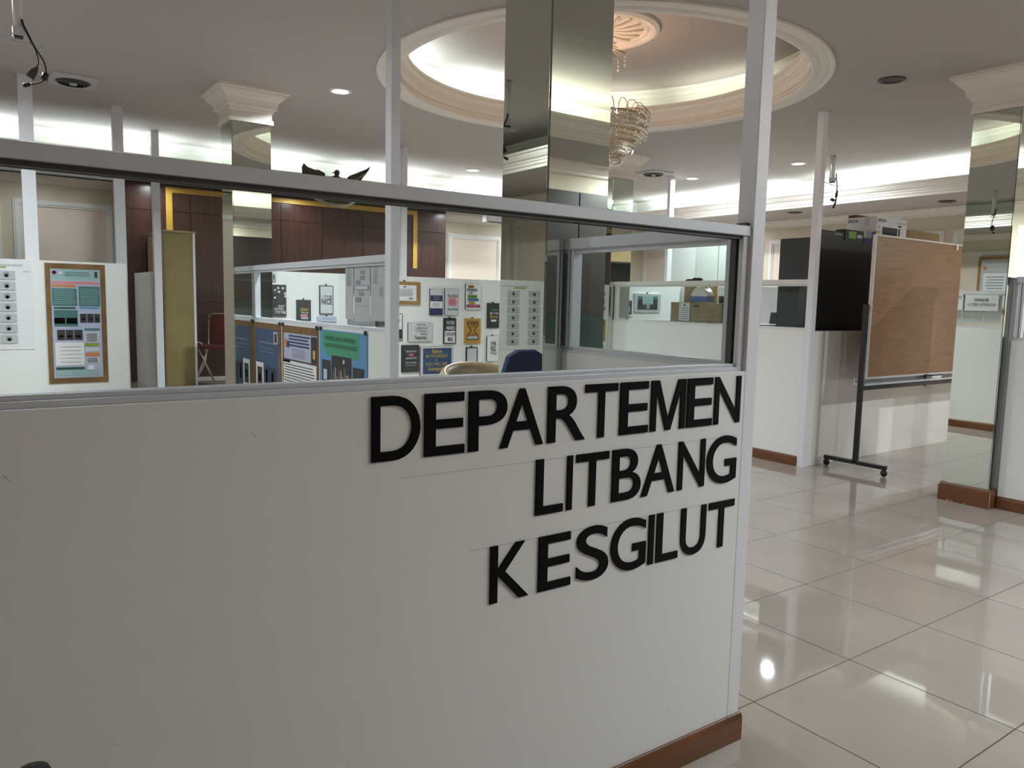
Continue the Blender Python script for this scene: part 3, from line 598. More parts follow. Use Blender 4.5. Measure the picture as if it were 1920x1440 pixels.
plaque('printed_notice', FA, (-1.98, -1.83, 1.05, 1.60), 0.0005, 0.002, 'pair of white tabular notices on the solid partition, shown in the column mirror', 'notice', 'paper', 'paper', lambda D: (D.R(0, 1, 0.495, 0.505, 'ink_grey'), D.L(0.3, 0.9, 0.55, 0.9, 6, 'ink_grey'), D.L(0.3, 0.9, 0.1, 0.42, 6, 'ink_grey')))

# posters on the glazed partition with posters (its -X face)
FS = face_mx(1.932)
def rx(x0, y0, x1, y1, X=1.932):
    a = on_x(x0, y0, X); b = on_x(x1, y1, X); return (-a.y, -b.y)
def d_blue(D):
    D.R(0.1, 0.92, 0.02, 0.94, 'poster_blue'); D.R(0.76, 0.9, 0.80, 0.92, 'paper_grey'); D.R(0.79, 0.87, 0.81, 0.90, 'ink'); D.R(0.2, 0.85, 0.79, 0.80, 'ink_grey'); D.L(0.25, 0.8, 0.68, 0.76, 2, 'ink_grey', 0.15)
    D.R(0.12, 0.4, 0.28, 0.58, 'paper'); D.R(0.17, 0.35, 0.31, 0.53, 'ink'); D.R(0.22, 0.30, 0.38, 0.46, 'pale_grey'); D.R(0.44, 0.6, 0.30, 0.56, 'navy'); D.R(0.47, 0.55, 0.34, 0.52, 'sky_blue'); D.R(0.64, 0.82, 0.25, 0.54, 'ink'); D.R(0.68, 0.76, 0.3, 0.5, 'lavender')
def d_white(D):
    D.R(0.06, 0.97, 0.68, 0.93, 'lavender'); D.R(0.82, 0.97, 0.68, 0.92, 'ink'); D.R(0.87, 0.93, 0.72, 0.8, 'yellow_print'); D.L(0.2, 0.8, 0.80, 0.92, 4, 'navy', 0.5); D.L(0.3, 0.7, 0.7, 0.79, 5, 'ink_grey', 0.3); D.Dc(0.12, 0.83, 0.03, 'orange_print'); D.Dc(0.19, 0.82, 0.025, 'navy')
    D.R(0.05, 0.97, 0.665, 0.675, 'ink'); D.R(0.05, 0.97, 0.42, 0.665, 'paper'); D.R(0.05, 0.25, 0.645, 0.665, 'orange_print'); D.L(0.06, 0.95, 0.43, 0.64, 8, 'ink_grey', 0.3); D.R(0.05, 0.97, 0.41, 0.42, 'ink'); D.R(0.05, 0.97, 0.04, 0.41, 'paper'); D.R(0.06, 0.3, 0.385, 0.405, 'orange_print'); D.L(0.06, 0.7, 0.06, 0.38, 13, 'ink_grey', 0.3); D.R(0.74, 0.95, 0.1, 0.37, 'pale_grey')
def d_green(D):
    D.R(0.0, 1, 0, 1, 'sky_blue'); D.R(0.08, 0.86, 0.83, 0.99, 'green_print'); D.R(0.16, 0.84, 0.78, 0.83, 'green_print'); D.Tx('POTENSI LOKAL INDONESIA', 0.14, 0.78, 0.915, 0.95, 'dark_green', 0.01); D.Tx('PUSAT STUDI KESEHATAN DAN GILUT', 0.14, 0.82, 0.855, 0.89, 'dark_green', 0.01)
    for a, b, c, d in ((.06, .26, .55, .74), (.28, .7, .48, .79), (.73, .95, .55, .72)): D.R(a, b, c, d, 'ink')
    for k in range(9): D.R(0.32+k*0.04, 0.335+k*0.04, 0.52, 0.66+0.04*math.sin(k*2.3), ('frame_wood', 'pale_grey', 'pink_print')[k % 3])
    D.R(0.10, 0.18, 0.57, 0.66, 'pale_grey'); D.R(0.82, 0.88, 0.57, 0.62, 'lavender'); D.Dc(0.55, 0.75, 0.015, 'pale_grey'); D.R(0.04, 0.5, 0.44, 0.47, 'dark_green'); D.L(0.08, 0.9, 0.1, 0.42, 7, 'navy', 0.15)
pz = (0.42, 1.185)
for (xa, xb, lab, e, f, dr) in ((476, 528, 'curling brown-edged poster with dark blue print nearest the mirrored column', 'brown_paper', 'brown_paper', d_blue), (530.5, 598, 'brown-edged poster with white text blocks between two blue posters', 'brown_paper', 'brown_paper', d_white), (601, 690, 'bright blue poster with a green heading and dark photos', 'sky_blue', 'sky_blue', d_green)):
    u0, u1 = rx(xa, 650, xb, 650)
    t = plaque('research_poster', FS, (u0, u1, *pz), 0.0, 0.005, lab, 'poster', e, f, dr, 'research posters on the glazed partition')
    for u in (u0+0.02, u1-0.02): MB().fbox(FS, u-0.012, u+0.012, pz[1]-0.008, pz[1]+0.018, 0.005, 0.014, 'black').build('binder_clip', t)
Fg = face_mx(1.957)
def sheet_on_glass(xa, xb, ya, yb, lab, dr):
    a = on_x(xa, ya, 1.957); b = on_x(xb, yb, 1.957); c = on_x((xa+xb)/2, yb, 1.957)
    t = plaque('paper_sheet', Fg, (-a.y, -b.y, 1.265, on_x((xa+xb)/2, ya, 1.957).z), 0.0, 0.001, lab, 'paper', 'paper', 'paper_grey', dr, 'sheets taped to the glass')
sheet_on_glass(648, 663, 495, 556, 'narrow faint grey sheet taped to the glass partition', lambda D: D.L(0.2, 0.8, 0.6, 0.95, 12, 'ink_grey', 0.3))
sheet_on_glass(664.5, 694, 492, 588, 'sheet with an organisation chart taped to the glass partition', lambda D: (D.R(0.35, 0.7, 0.93, 0.94, 'ink'), D.R(0.12, 0.95, 0.885, 0.89, 'ink_grey'), D.R(0.4, 0.68, 0.80, 0.86, 'ink_grey'), D.R(0.4, 0.68, 0.70, 0.77, 'ink_grey'), D.R(0.12, 0.4, 0.62, 0.69, 'ink_grey'), D.R(0.1, 0.92, 0.52, 0.60, 'ink_grey'), D.R(0.13, 0.89, 0.535, 0.59, 'pale_grey'), D.R(0.32, 0.62, 0.43, 0.49, 'ink_grey'), D.R(0.1, 0.45, 0.32, 0.39, 'ink_grey'), D.R(0.1, 0.92, 0.25, 0.254, 'ink_grey')))
sheet_on_glass(695.5, 721.5, 490, 588, 'sheet with a short typed list taped beside the post', lambda D: (D.L(0.2, 0.55, 0.62, 0.95, 10, 'ink_grey', 0.25), D.L(0.65, 0.9, 0.42, 0.58, 5, 'ink_grey', 0.25)))
# sign on the corridor side of the same partition (seen mirrored in the right column)
Fp = face_px(1.9875)
plaque('door_sign', Fp, (4.06, 4.43, 1.41, 1.60), 0.0, 0.004, 'white sign reading ruang komite metu, shown reversed in the column mirror', 'sign', 'paper', 'paper', lambda D: (D.Tx('RUANG', 0.3, 0.72, 0.60, 0.78, 'ink', 0.02), D.Tx('KOMITE METU', 0.1, 0.9, 0.30, 0.48, 'ink', 0.02)))
plaque('notice_card', Fp, (4.455, 4.62, 1.41, 1.61), 0.0, 0.003, 'small white notice card beside the ruang komite sign', 'notice', 'paper', 'paper', lambda D: (D.R(0.1, 0.9, 0.7, 0.9, 'pale_grey'), D.L(0.1, 0.9, 0.72, 0.88, 2, 'ink_grey')))
# brown-framed notice board on the left wall, reflected in the right-hand column
plaque('notice_board', face_px(WX0), (5.15, 6.05, 1.40, 2.30), 0.030, 0.025, 'brown-framed notice board with white lists, shown in the column mirror', 'notice board', 'frame_wood', 'paper_grey', lambda D: (D.R(0.12, 0.95, 0.84, 0.9, 'paper'), D.Dc(0.88, 0.80, 0.03, 'orange_print'), D.R(0.1, 0.9, 0.1, 0.70, 'paper'), D.L(0.55, 0.85, 0.2, 0.66, 9, 'ink_grey'), D.L(0.14, 0.5, 0.2, 0.66, 12, 'ink_grey')), None, False, 0.05)

# ================================================================== STAGE AREA
def cabinet(name, lo, hi, label, side, back, cat='cabinet'):
    t = thing(name, ((lo[0]+hi[0])/2, (lo[1]+hi[1])/2, lo[2]), label, cat)
    bx('body', lo, hi, side, t, 0.003)
    bx('top', (lo[0]-0.012, lo[1]-0.012, hi[2]), (hi[0]+0.012, hi[1]+0.012, hi[2]+0.022), back, t)
    return t
tc = cabinet('tall_cabinet', (1.722, 8.85, 0.381), (2.035, 9.70, 2.05), 'tall olive-tan cabinet standing by the dark timber wall', 'olive_wood', 'tan_wood')
bx('edge_strip', (2.012, 8.842, 0.381), (2.036, 8.852, 2.05), 'aluminium', tc)
for k in range(2): bx('door', (1.716, 8.86+k*0.43, 0.40), (1.7225, 9.27+k*0.43, 2.04), 'tan_wood', tc)
cb = MB(); a = on_y(371, 640, 9.4); cb.tube([on_y(*q, 9.4) for q in ((369, 641), (377, 643), (384, 651), (387, 663), (385, 678), (379, 692), (372, 705))], 0.007, 'paper', 6)
tag(cb.build('white_cable'), 'white cable looping out beside the tall tan cabinet', 'cable')
def folding_chair():
    t = thing('folding_chair', (2.35, 9.2, 0.381), 'dark red chrome folding chair in front of the timber wall', 'chair')
    x0 = 2.16
    F = Frame((2.47, 9.25, 0), (0.75, -0.66, 0), (0, 0, 1), (-0.66, -0.75, 0))
    m_ = MB(); m_.poly(F, [(-0.20, 0.84), (0.20, 0.84), (0.21, 1.10), (0.17, 1.165), (-0.17, 1.165), (-0.21, 1.10)], -0.02, 0.02, 'red_vinyl'); m_.build('backrest', t, 0.008)
    MB().fbox(F, -0.20, 0.20, 0.79, 0.83, 0.0, 0.40, 'red_vinyl').build('seat', t, 0.01)
    for s in (-1, 1):
        MB().tube([F.p(s*0.225, 1.10, 0.0), F.p(s*0.225, 0.80, 0.02), F.p(s*0.225, 0.389, 0.36)], 0.011, 'chrome').build('front_leg', t)
        MB().tube([F.p(s*0.21, 0.80, 0.30), F.p(s*0.21, 0.389, -0.06)], 0.011, 'chrome').build('rear_leg', t)
    MB().tube([F.p(-0.225, 1.10, 0), F.p(-0.225, 1.16, 0), F.p(-0.17, 1.18, 0), F.p(0.17, 1.18, 0), F.p(0.225, 1.16, 0), F.p(0.225, 1.10, 0)], 0.011, 'chrome').build('back_frame', t)
    MB().tube([F.p(-0.225, 0.393, 0.355), F.p(0.225, 0.393, 0.355)], 0.009, 'chrome').build('stretcher', t)
folding_chair()
# small desk with paper stacks, seen in the column mirror
dk = thing('writing_desk', (0.75, 8.1, 0), 'small wooden desk behind the solid partition', 'desk')
bx('desk_top', (0.30, 7.85, 0.96), (1.0, 8.38, 1.0), 'tan_wood', dk); bx('modesty_panel', (0.97, 7.88, 0.1), (0.99, 8.36, 0.96), 'dark_door', dk)
for (x, y) in ((0.33, 7.88), (0.93, 7.88), (0.33, 8.31), (0.93, 8.31)): bx('leg', (x, y, 0), (x+0.04, y+0.04, 0.96), 'black', dk)
ps = thing('paper_stack', (0.8, 8.1, 1.001), 'stack of white papers topped by a black folder on the desk', 'papers')
for k in range(4): bx('ream', (0.62+0.01*k, 7.95-0.01*k, 1.001+k*0.05), (0.9+0.01*k, 8.25-0.01*k, 1.05+k*0.05), 'paper', ps)
bx('folder', (0.62, 7.95, 1.202), (0.92, 8.25, 1.232), 'black', ps)

# projector screen housings under the ceiling
def screen_case(x0, x1, y, zb, label, lab_u=None):
    t = thing('projection_screen', ((x0+x1)/2, y, zb), label, 'projection screen')
    MB().fbox(face_my(y), x0, x1, zb+0.012, zb+0.13, -0.10, 0, 'paper').build('housing', t, 0.01)
    MB().fbox(face_my(y), x0+0.02, x1-0.02, zb, zb+0.0118, -0.06, -0.03, 'black').build('bottom_bar', t)
    for x in (x0-0.03, x1):
        MB().fbox(face_my(y), x, x+0.03, zb, zb+0.135, -0.105, 0.005, 'pale_grey').build('end_cap', t)
    for x in (x0+0.2, x1-0.2): MB().tube([(x, y+0.05, zb+0.125), (x, y+0.05, ZS)], 0.006, 'pale_grey', 6).build('hanger', t)
    if lab_u: MB().fbox(face_my(y), lab_u, lab_u+0.075, zb+0.03, zb+0.062, 0.0, 0.002, 'charcoal').build('label_plate', t)
screen_case(-0.65, on_y(216, 335, 9.0).x, 9.0, on_y(140, 333, 9.0).z, 'long white projection screen case mounted under the soffit beyond the solid partition', on_y(191, 331, 9.0).x)
screen_case(6.12, 7.7, 9.3, 2.525, 'white projection screen case hung by the beige wall under the soffit')

# eagle emblem on the soffit edge
def eagle():
    Y = 8.86; F = face_my(Y)
    t = thing('eagle_emblem', (3.65, Y, 2.47), 'bronze spread-winged eagle emblem hung on the crown of the light cove', 'emblem')
    cx = 3.655
    bx('wall_bracket', (cx-0.03, 8.87, 2.818), (cx+0.03, 8.9045, 2.833), 'bronze', t)
    WG = {'l': [(569, 306), (576, 313), (590, 318.5), (597, 318.5), (609, 325), (608, 334), (612, 346), (596, 350), (582, 344), (572, 335), (566.5, 325), (565.5, 313)],
          'r': [(694, 312), (691, 319), (686, 326), (678, 336), (668, 347), (650, 354), (640, 346), (648, 337), (654, 330), (666, 325.5), (678, 320.5), (687, 317)]}
    for k in WG:
        m_ = MB(); m_.poly(F, [(on_y(*q, Y).x, on_y(*q, Y).z) for q in WG[k]], 0.0, 0.012, 'bronze')
        sh = on_y(612, 342, Y) if k == 'l' else on_y(645, 348, Y)
        for q in range(7):
            e_ = on_y(*WG[k][(-1-q) % 12 if k == 'l' else (1+q) % 12], Y); d = Vector((e_.x-sh.x, e_.z-sh.z)); n = Vector((-d.y, d.x)).normalized()*0.012
            m_.poly(F, [(sh.x+n.x, sh.z+n.y), (e_.x-d.x*0.04+n.x*0.6, e_.z-d.y*0.04+n.y*0.6), (e_.x-d.x*0.01, e_.z-d.y*0.01), (e_.x-d.x*0.04-n.x*0.6, e_.z-d.y*0.04-n.y*0.6), (sh.x-n.x, sh.z-n.y)], 0.011, 0.018, 'bronze_pale' if (k == 'r' and q == 1) else 'bronze')
        m_.build('wing', t)
    m_ = MB(); m_.ellip((cx, Y, 2.72), (0.10, 0.035, 0.13), 'bronze'); m_.build('body', t)
    m_ = MB(); m_.ellip((cx, Y-0.02, 2.875), (0.035, 0.03, 0.035), 'bronze'); m_.ellip((cx, Y-0.01, 2.835), (0.03, 0.025, 0.05), 'bronze'); m_.faces([(cx-0.03, Y-0.03, 2.885), (cx-0.03, Y-0.01, 2.865), (cx-0.075, Y-0.025, 2.862), (cx-0.03, Y-0.04, 2.865)], [(0, 1, 2), (0, 2, 3), (1, 2, 3), (0, 1, 3)], 'bronze'); m_.build('head', t)
    m_ = MB(); m_.poly(F, [(cx-0.07, 2.79), (cx+0.07, 2.79), (cx+0.065, 2.70), (cx, 2.64), (cx-0.065, 2.70)], 0.036, 0.05, 'bronze_pale'); m_.build('shield', t)
    m_ = MB()
    for k in range(5): a = math.radians(-90+(k-2)*14); m_.poly(F, [(cx-0.03, 2.62), (cx+0.03, 2.62), (cx+0.24*math.cos(a)+0.015, 2.70+0.2*math.sin(a)), (cx+0.24*math.cos(a)-0.02, 2.70+0.2*math.sin(a))], 0.002*k, 0.010+0.002*k, 'bronze')
    m_.build('tail', t)
    for s in (-1, 1): MB().tube([(cx+s*0.05, Y-0.02, 2.62), (cx+s*0.09, Y-0.03, 2.56), (cx+s*0.11, Y-0.04, 2.51)], [0.02, 0.014, 0.012], 'bronze').build('leg', t)
    m_ = MB(); pts = [(-0.37, 2.60), (-0.28, 2.55), (-0.14, 2.495), (0, 2.48), (0.14, 2.495), (0.24, 2.55), (0.32, 2.59)]
    vs = []; 
    for (a, z) in pts: vs += [F.p(cx-0.02+a*0.92, z+0.022, 0.045+0.03*math.cos(a*6)), F.p(cx-0.02+a*0.92, z-0.022, 0.045+0.03*math.cos(a*6))]
    m_.faces(vs, [(2*i, 2*i+1, 2*i+3, 2*i+2) for i in range(len(pts)-1)], 'bronze_pale', True)
    r = m_.build('ribbon', t); sd = r.modifiers.new('s', 'SOLIDIFY'); sd.thickness = 0.008
eagle()

# ================================================================== SEATING IN THE DOORWAY
def tub_chair():
    cx, cy = 3.30, 4.95
    t = thing('tub_armchair', (cx, cy, 0), 'tan leather tub armchair in front of the plaque-covered partition', 'chair')
    m_ = MB(); n = 15; prof = [(0.40, 0.25), (0.41, 0.62), (0.405, 0.74), (0.375, 0.79), (0.335, 0.79), (0.30, 0.74), (0.29, 0.45)]
    vs = []; fs = []
    for i in range(n):
        a = math.radians(-20 + 220*i/(n-1)); up = 0.15*math.sin(max(0, min(1, (i)/(n-1)))*PI)**0.8
        for (r, z) in prof: vs.append((cx-0.02+r*1.0*math.cos(a), cy-0.02+r*math.sin(a)*0.95, z-0.03+(up if z > 0.6 else 0)))
    k = len(prof)
    for i in range(n-1):
        for j in range(k-1): fs.append((i*k+j, (i+1)*k+j, (i+1)*k+j+1, i*k+j+1))
    fs += [tuple(range(k)), tuple((n-1)*k+j for j in range(k))[::-1]]
    # open towards the camera: backrest is the far arc, arms come forward
    m_.faces(vs, fs, 'tan_leather', True); o = m_.build('backrest', t, subsurf=1)
    m_ = MB(); m_.lathe([(0.02, 0.48), (0.26, 0.48), (0.285, 0.45), (0.285, 0.30), (0.02, 0.30)], (cx-0.02, cy-0.02), 'tan_leather', 24); m_.build('seat', t)
    MB().tube([(cx, cy, 0.08), (cx, cy, 0.31)], 0.03, 'chrome').build('column', t)
    for k in range(5):
        a = 2*PI*k/5; MB().tube([(cx, cy, 0.09), (cx+0.3*math.cos(a), cy+0.3*math.sin(a), 0.05)], [0.022, 0.015], 'black').build('base_arm', t)
        MB().ellip((cx+0.3*math.cos(a), cy+0.3*math.sin(a), 0.03), (0.03, 0.03, 0.03), 'black').build('castor', t)
    return t
tub_chair()
def blue_chair():
    cx, cy = -0.40, 5.55
    t = thing('office_chair', (cx, cy, 0), 'blue fabric office chair, shown in the column mirror', 'chair')
    F = Frame((cx, cy, 0), (1, 0, 0), (0, 0, 1), (0, -1, 0))
    m_ = MB(); m_.poly(F, [(-0.25, 0.52), (0.25, 0.52), (0.25, 0.78), (0.20, 0.92), (0.10, 0.97), (-0.10, 0.97), (-0.20, 0.92), (-0.25, 0.78)], -0.03, 0.03, 'blue_fabric'); m_.build('backrest', t, 0.02, 3)
    MB().fbox(F, -0.24, 0.24, 0.43, 0.49, -0.50, -0.03, 'blue_fabric').build('seat', t, 0.02)
    MB().tube([(cx, cy+0.26, 0.07), (cx, cy+0.26, 0.43)], 0.028, 'black').build('column', t)
    MB().fbox(F, -0.04, 0.04, 0.40, 0.60, 0.03, 0.05, 'black').build('back_bracket', t)
    for k in range(5):
        a = 2*PI*k/5; MB().tube([(cx, cy+0.26, 0.08), (cx+0.28*math.cos(a), cy+0.26+0.28*math.sin(a), 0.055)], [0.02, 0.014], 'black').build('base_arm', t)
        MB().ellip((cx+0.28*math.cos(a), cy+0.26+0.28*math.sin(a), 0.028), (0.028,)*3, 'black').build('castor', t)
blue_chair()

# ================================================================== RIGHT-HAND OFFICE
dc = thing('storage_cabinet', (7.3, 4.25, 0), 'tall charcoal storage cabinet behind the glossy half wall', 'cabinet')
m_ = MB(); m_.box((6.10, 4.07, 0), (8.75, 4.085, 2.02), 'black'); m_.build('back_panel', dc)
for x in (6.10, 7.40, 8.73): bx('side_panel', (x, 4.085, 0), (x+0.02, 4.40, 2.02), 'charcoal', dc)
for z in (0.06, 0.5, 0.95, 1.4, 2.0): bx('shelf', (6.12, 4.085, z), (8.73, 4.395, z+0.02), 'charcoal', dc)
for k in range(9):
    x = 6.35+k*0.115
    b = thing('box_file', (x+0.05, 4.25, 1.421), ('brown box file %s on the charcoal cabinet shelf' % ('against the left side panel', 'second from the left side panel', 'third from the left side panel', 'fourth in the row from the side panel', 'in the middle of the row', 'fourth from the middle divider', 'third from the middle divider', 'second from the middle divider', 'beside the middle divider')[k]), 'box file', 'box files on the shelf')
    cs_ = bx('case', (x, 4.10, 1.421), (x+0.10, 4.36, 1.74), 'cardboard', b); bx('spine_label', (x+0.03, 4.36, 1.55), (x+0.07, 4.362, 1.70), 'paper', cs_); bx('finger_hole', (x+0.042, 4.36, 1.47), (x+0.058, 4.3615, 1.49), 'black', cs_)
bx('teal_crate', (6.35, 4.10, 0.971), (7.3, 4.36, 1.30), 'teal_cabinet')
tag(bpy.data.objects['teal_crate'], 'teal storage crate on the charcoal cabinet shelf', 'crate')
def carton(name, lo, hi, label, m, parts=()):
    t = thing(name, ((lo[0]+hi[0])/2, (lo[1]+hi[1])/2, lo[2]), label, 'box')
    bx('carton', lo, hi, m, t, 0.002)
    return t
e = carton('printer_box', (7.12, 4.075, 2.022), (7.66, 4.39, 2.285), 'white printer carton lettered EPSON on top of the charcoal cabinet', 'paper')
Fe = face_my(4.075); Ge = face_mx(7.12)
m_ = MB(); m_.text(Fe, 'EPSON', 7.135, 7.28, 2.235, 2.265, 0.0012, 'navy', bold=0.02); m_.rect(Fe, 7.22, 7.49, 2.055, 2.19, 0.001, 'ink'); m_.rect(Fe, 7.24, 7.47, 2.15, 2.18, 0.0014, 'charcoal'); m_.rect(Fe, 7.51, 7.54, 2.09, 2.19, 0.001, 'ink'); m_.text(Fe, 'EcoTank L3210', 7.48, 7.64, 2.235, 2.25, 0.0012, 'ink'); m_.rect(Fe, 7.50, 7.56, 2.205, 2.222, 0.001, 'ink'); m_.rect(Fe, 7.12, 7.18, 2.09, 2.15, 0.001, 'yellow_print'); m_.disc(Fe, 7.155, 2.185, 0.02, 0.001, 'paper_grey'); m_.rect(Fe, 7.55, 7.64, 2.05, 2.10, 0.001, 'pale_grey')
m_.build('front_print', e, flip=True); m_ = MB()
m_.text(Ge, 'EPSON', -4.37, -4.27, 2.235, 2.265, 0.0012, 'navy', bold=0.02); m_.build('side_print', e, flip=True)
for (a_, b_, c_, d_, q_) in ((-4.20, -4.15, 2.2, 2.28, 'pale_grey'), (-4.17, -4.125, 2.08, 2.16, 'pale_grey'), (-4.12, -4.08, 2.03, 2.14, 'jug_blue'), (-4.165, -4.13, 2.05, 2.075, 'magenta_print')): MB().fbox(Ge, a_, b_, c_, d_, 0, 0.001, q_).build('label_patch', e)

bx('lid_flap', (7.14, 4.30, 2.286), (7.50, 4.385, 2.315), 'cardboard_dark', e)
e = carton('toner_box', (6.22, 4.10, 2.022), (6.62, 4.17, 2.10), 'long black ink carton on top of the charcoal cabinet', 'black')
m_ = MB(); m_.rect(face_my(4.10), 6.24, 6.5, 2.06, 2.08, 0.001, 'charcoal'); m_.text(face_my(4.10), 'EPSON', 6.48, 6.59, 2.065, 2.085, 0.0012, 'paper'); m_.build('print', e, flip=True)
e = carton('toner_box', (6.64, 4.10, 2.022), (6.95, 4.20, 2.13), 'black and green ink carton beside the printer carton', 'black')
m_ = MB(); m_.rect(face_my(4.10), 6.70, 6.82, 2.05, 2.115, 0.001, 'lime_print'); m_.rect(face_my(4.10), 6.84, 6.92, 2.06, 2.09, 0.001, 'paper_grey'); m_.build('print', e, flip=True)
e = carton('toner_box', (6.96, 4.10, 2.022), (7.11, 4.36, 2.07), 'low navy ink carton beside the printer carton', 'navy')
e = carton('cardboard_carton', (7.74, 4.09, 2.022), (8.36, 4.39, 2.20), 'brown cardboard carton right of the printer carton', 'cardboard')
for k in range(4): MB().fbox(face_my(4.09), 8.12+k*0.06, 8.15+k*0.06, 2.08, 2.10, 0, 0.001, 'paper').build('label_patch', e)
e = carton('cardboard_carton', (7.68, 4.10, 2.022), (7.735, 4.36, 2.12), 'small white carton wedged beside the brown carton', 'paper')

# storage behind the glazed partition
lc = cabinet('low_cabinet', (6.05, 4.55, 0), (6.52, 6.05, 1.21), 'low white cabinet carrying storage boxes behind the glazed partition', 'white_post', 'pale_grey')
ZB = 1.234
Fx = face_mx(6.10)
def py_at(x, X=6.1): return on_x(x, 570, X).y
b1 = carton('cardboard_carton', (6.10, py_at(1293), ZB), (6.45, py_at(1258), 1.43), 'cardboard box with a white typed label behind the glass', 'cardboard')
m_ = MB(); ya, yb = -py_at(1274), -py_at(1294); m_.rect(Fx, ya, yb, ZB+0.005, 1.425, 0.001, 'paper'); m_.disc(Fx, (ya+yb)/2, 1.40, 0.012, 0.0014, 'ink')
for k in range(6): m_.rect(Fx, ya+0.02, yb-0.02, 1.255+k*0.022, 1.262+k*0.022, 0.0014, 'ink_grey')
m_.build('label_sheet', b1, flip=True)
b2 = carton('wooden_box', (6.10, py_at(1355), ZB), (6.45, py_at(1295)-0.004, 1.425), 'slatted brown crate under the detergent jug', 'cardboard')
m_ = MB()
for k in range(5): m_.fbox(Fx, -py_at(1313), -py_at(1354), ZB+0.015+k*0.036, ZB+0.042+k*0.036, 0, 0.006, 'tan_wood')
m_.build('slat_front', b2)
m_ = MB(); m_.rect(Fx, -py_at(1301), -py_at(1311), 1.385, 1.405, 0.001, 'charcoal'); m_.build('label_plate', b2, flip=True)
b3 = carton('cardboard_carton', (6.10, py_at(1384), ZB), (6.45, py_at(1356)-0.002, 1.42), 'brown carton beside the post with a dark top edge', 'cardboard')
b4 = carton('cardboard_carton', (6.32, py_at(1318, 6.32), 1.432), (6.44, py_at(1282, 6.32), 1.65), 'upright cardboard carton behind the detergent jug', 'cardboard')
bp = thing('black_bag', (6.38, py_at(1298, 6.38), 1.651), 'crumpled black bag lying on the upright carton', 'bag')
m_ = MB(); yc = py_at(1300, 6.38); m_.ellip((6.38, yc-0.04, 1.675), (0.05, 0.07, 0.026), 'black'); m_.ellip((6.38, yc+0.05, 1.668), (0.04, 0.07, 0.018), 'black'); m_.build('cloth', bp)
jg = thing('detergent_jug', (6.2, py_at(1316, 6.2), 1.433), 'white plastic jug with blue label standing on the crate', 'jug')
yc = py_at(1316, 6.2)
Fj = Frame((6.2, yc, 1.433), (0, -1, 0), (0, 0, 1), (-1, 0, 0))
m_ = MB(); m_.poly(Fj, [(-0.105, 0.0), (0.105, 0.0), (0.112, 0.02), (0.112, 0.085), (0.10, 0.11), (0.05, 0.155), (0.03, 0.165), (-0.02, 0.17), (-0.07, 0.14), (-0.105, 0.10), (-0.112, 0.085), (-0.112, 0.02)], -0.05, 0.05, 'jug_white'); m_.build('body', jg, 0.015, 3)
MB().fbox(Fj, -0.1125, 0.1125, 0.005, 0.062, -0.0505, 0.0515, 'jug_blue').build('label_band', jg)
MB().tube([Fj.p(-0.02, 0.155), Fj.p(-0.02, 0.195), Fj.p(0.03, 0.195), Fj.p(0.065, 0.14)], 0.012, 'jug_white').build('handle', jg)
MB().lathe([(0.02, 1.585), (0.02, 1.625), (0.0, 1.625)], (6.2, yc+0.015), 'jug_white', 14).build('cap', jg)
tb = thing('poster_tube', (6.40, py_at(1339, 6.40), 1.427), 'orange-capped yellow tube standing beside the jug', 'tube'); yc = py_at(1339, 6.4)
MB().lathe([(0.0, 1.427), (0.03, 1.427), (0.03, 1.60), (0.0, 1.60)], (6.40, yc), 'yellow_print', 16).build('tube_body', tb); MB().lathe([(0.031, 1.59), (0.031, 1.66), (0.0, 1.66)], (6.40, yc), 'orange_print', 16).build('cap', tb)
ty = py_at(1352, 6.2); cu = thing('pen_cup', (6.2, ty, 1.427), 'dark metal pen cup beside the clear bowl', 'cup')
MB().lathe([(0.0, 1.4275), (0.028, 1.4275), (0.03, 1.50), (0.027, 1.50), (0.025, 1.435), (0, 1.435)], (6.2, ty), 'charcoal', 18).build('cup_body', cu)
ty = py_at(1366, 6.2)-0.005; cu = thing('clear_bowl', (6.2, ty, 1.422), 'clear plastic bowl beside the dark pen cup', 'bowl')
MB().lathe([(0.0, 1.423), (0.03, 1.423), (0.035, 1.44), (0.05, 1.515), (0.054, 1.52), (0.05, 1.522), (0.032, 1.445), (0, 1.432)], (6.2, ty), 'clear_plastic', 20).build('bowl_body', cu)
# pictures on the partition behind
FD = face_my(7.10)
def rd(x0, y0, x1, y1): a = on_y(x0, y0, 7.10); b = on_y(x1, y1, 7.10); return (a.x, b.x, b.z, a.z)
plaque('framed_picture', FD, rd(1188, 550, 1236, 586), 0, 0.02, 'pale-framed grey landscape picture on the white partition', 'picture', 'pale_grey', 'paper_grey', lambda D: (D.R(0.12, 0.88, 0.14, 0.86, 'teal_print'), D.R(0.12, 0.88, 0.14, 0.4, 'charcoal'), D.R(0.3, 0.7, 0.45, 0.86, 'teal_pale'), D.R(0.45, 0.58, 0.2, 0.5, 'ink_grey'), D.R(0.14, 0.3, 0.4, 0.7, 'charcoal'), D.R(0.7, 0.87, 0.4, 0.7, 'charcoal')), None, True)
plaque('framed_picture', FD, rd(1166, 560, 1185, 593), 0, 0.02, 'small pale-framed dark picture by the mirrored column', 'picture', 'pale_grey', 'paper', lambda D: (D.R(0.1, 0.85, 0.1, 0.9, 'charcoal'), D.R(0.4, 0.7, 0.2, 0.55, 'ink_grey')))
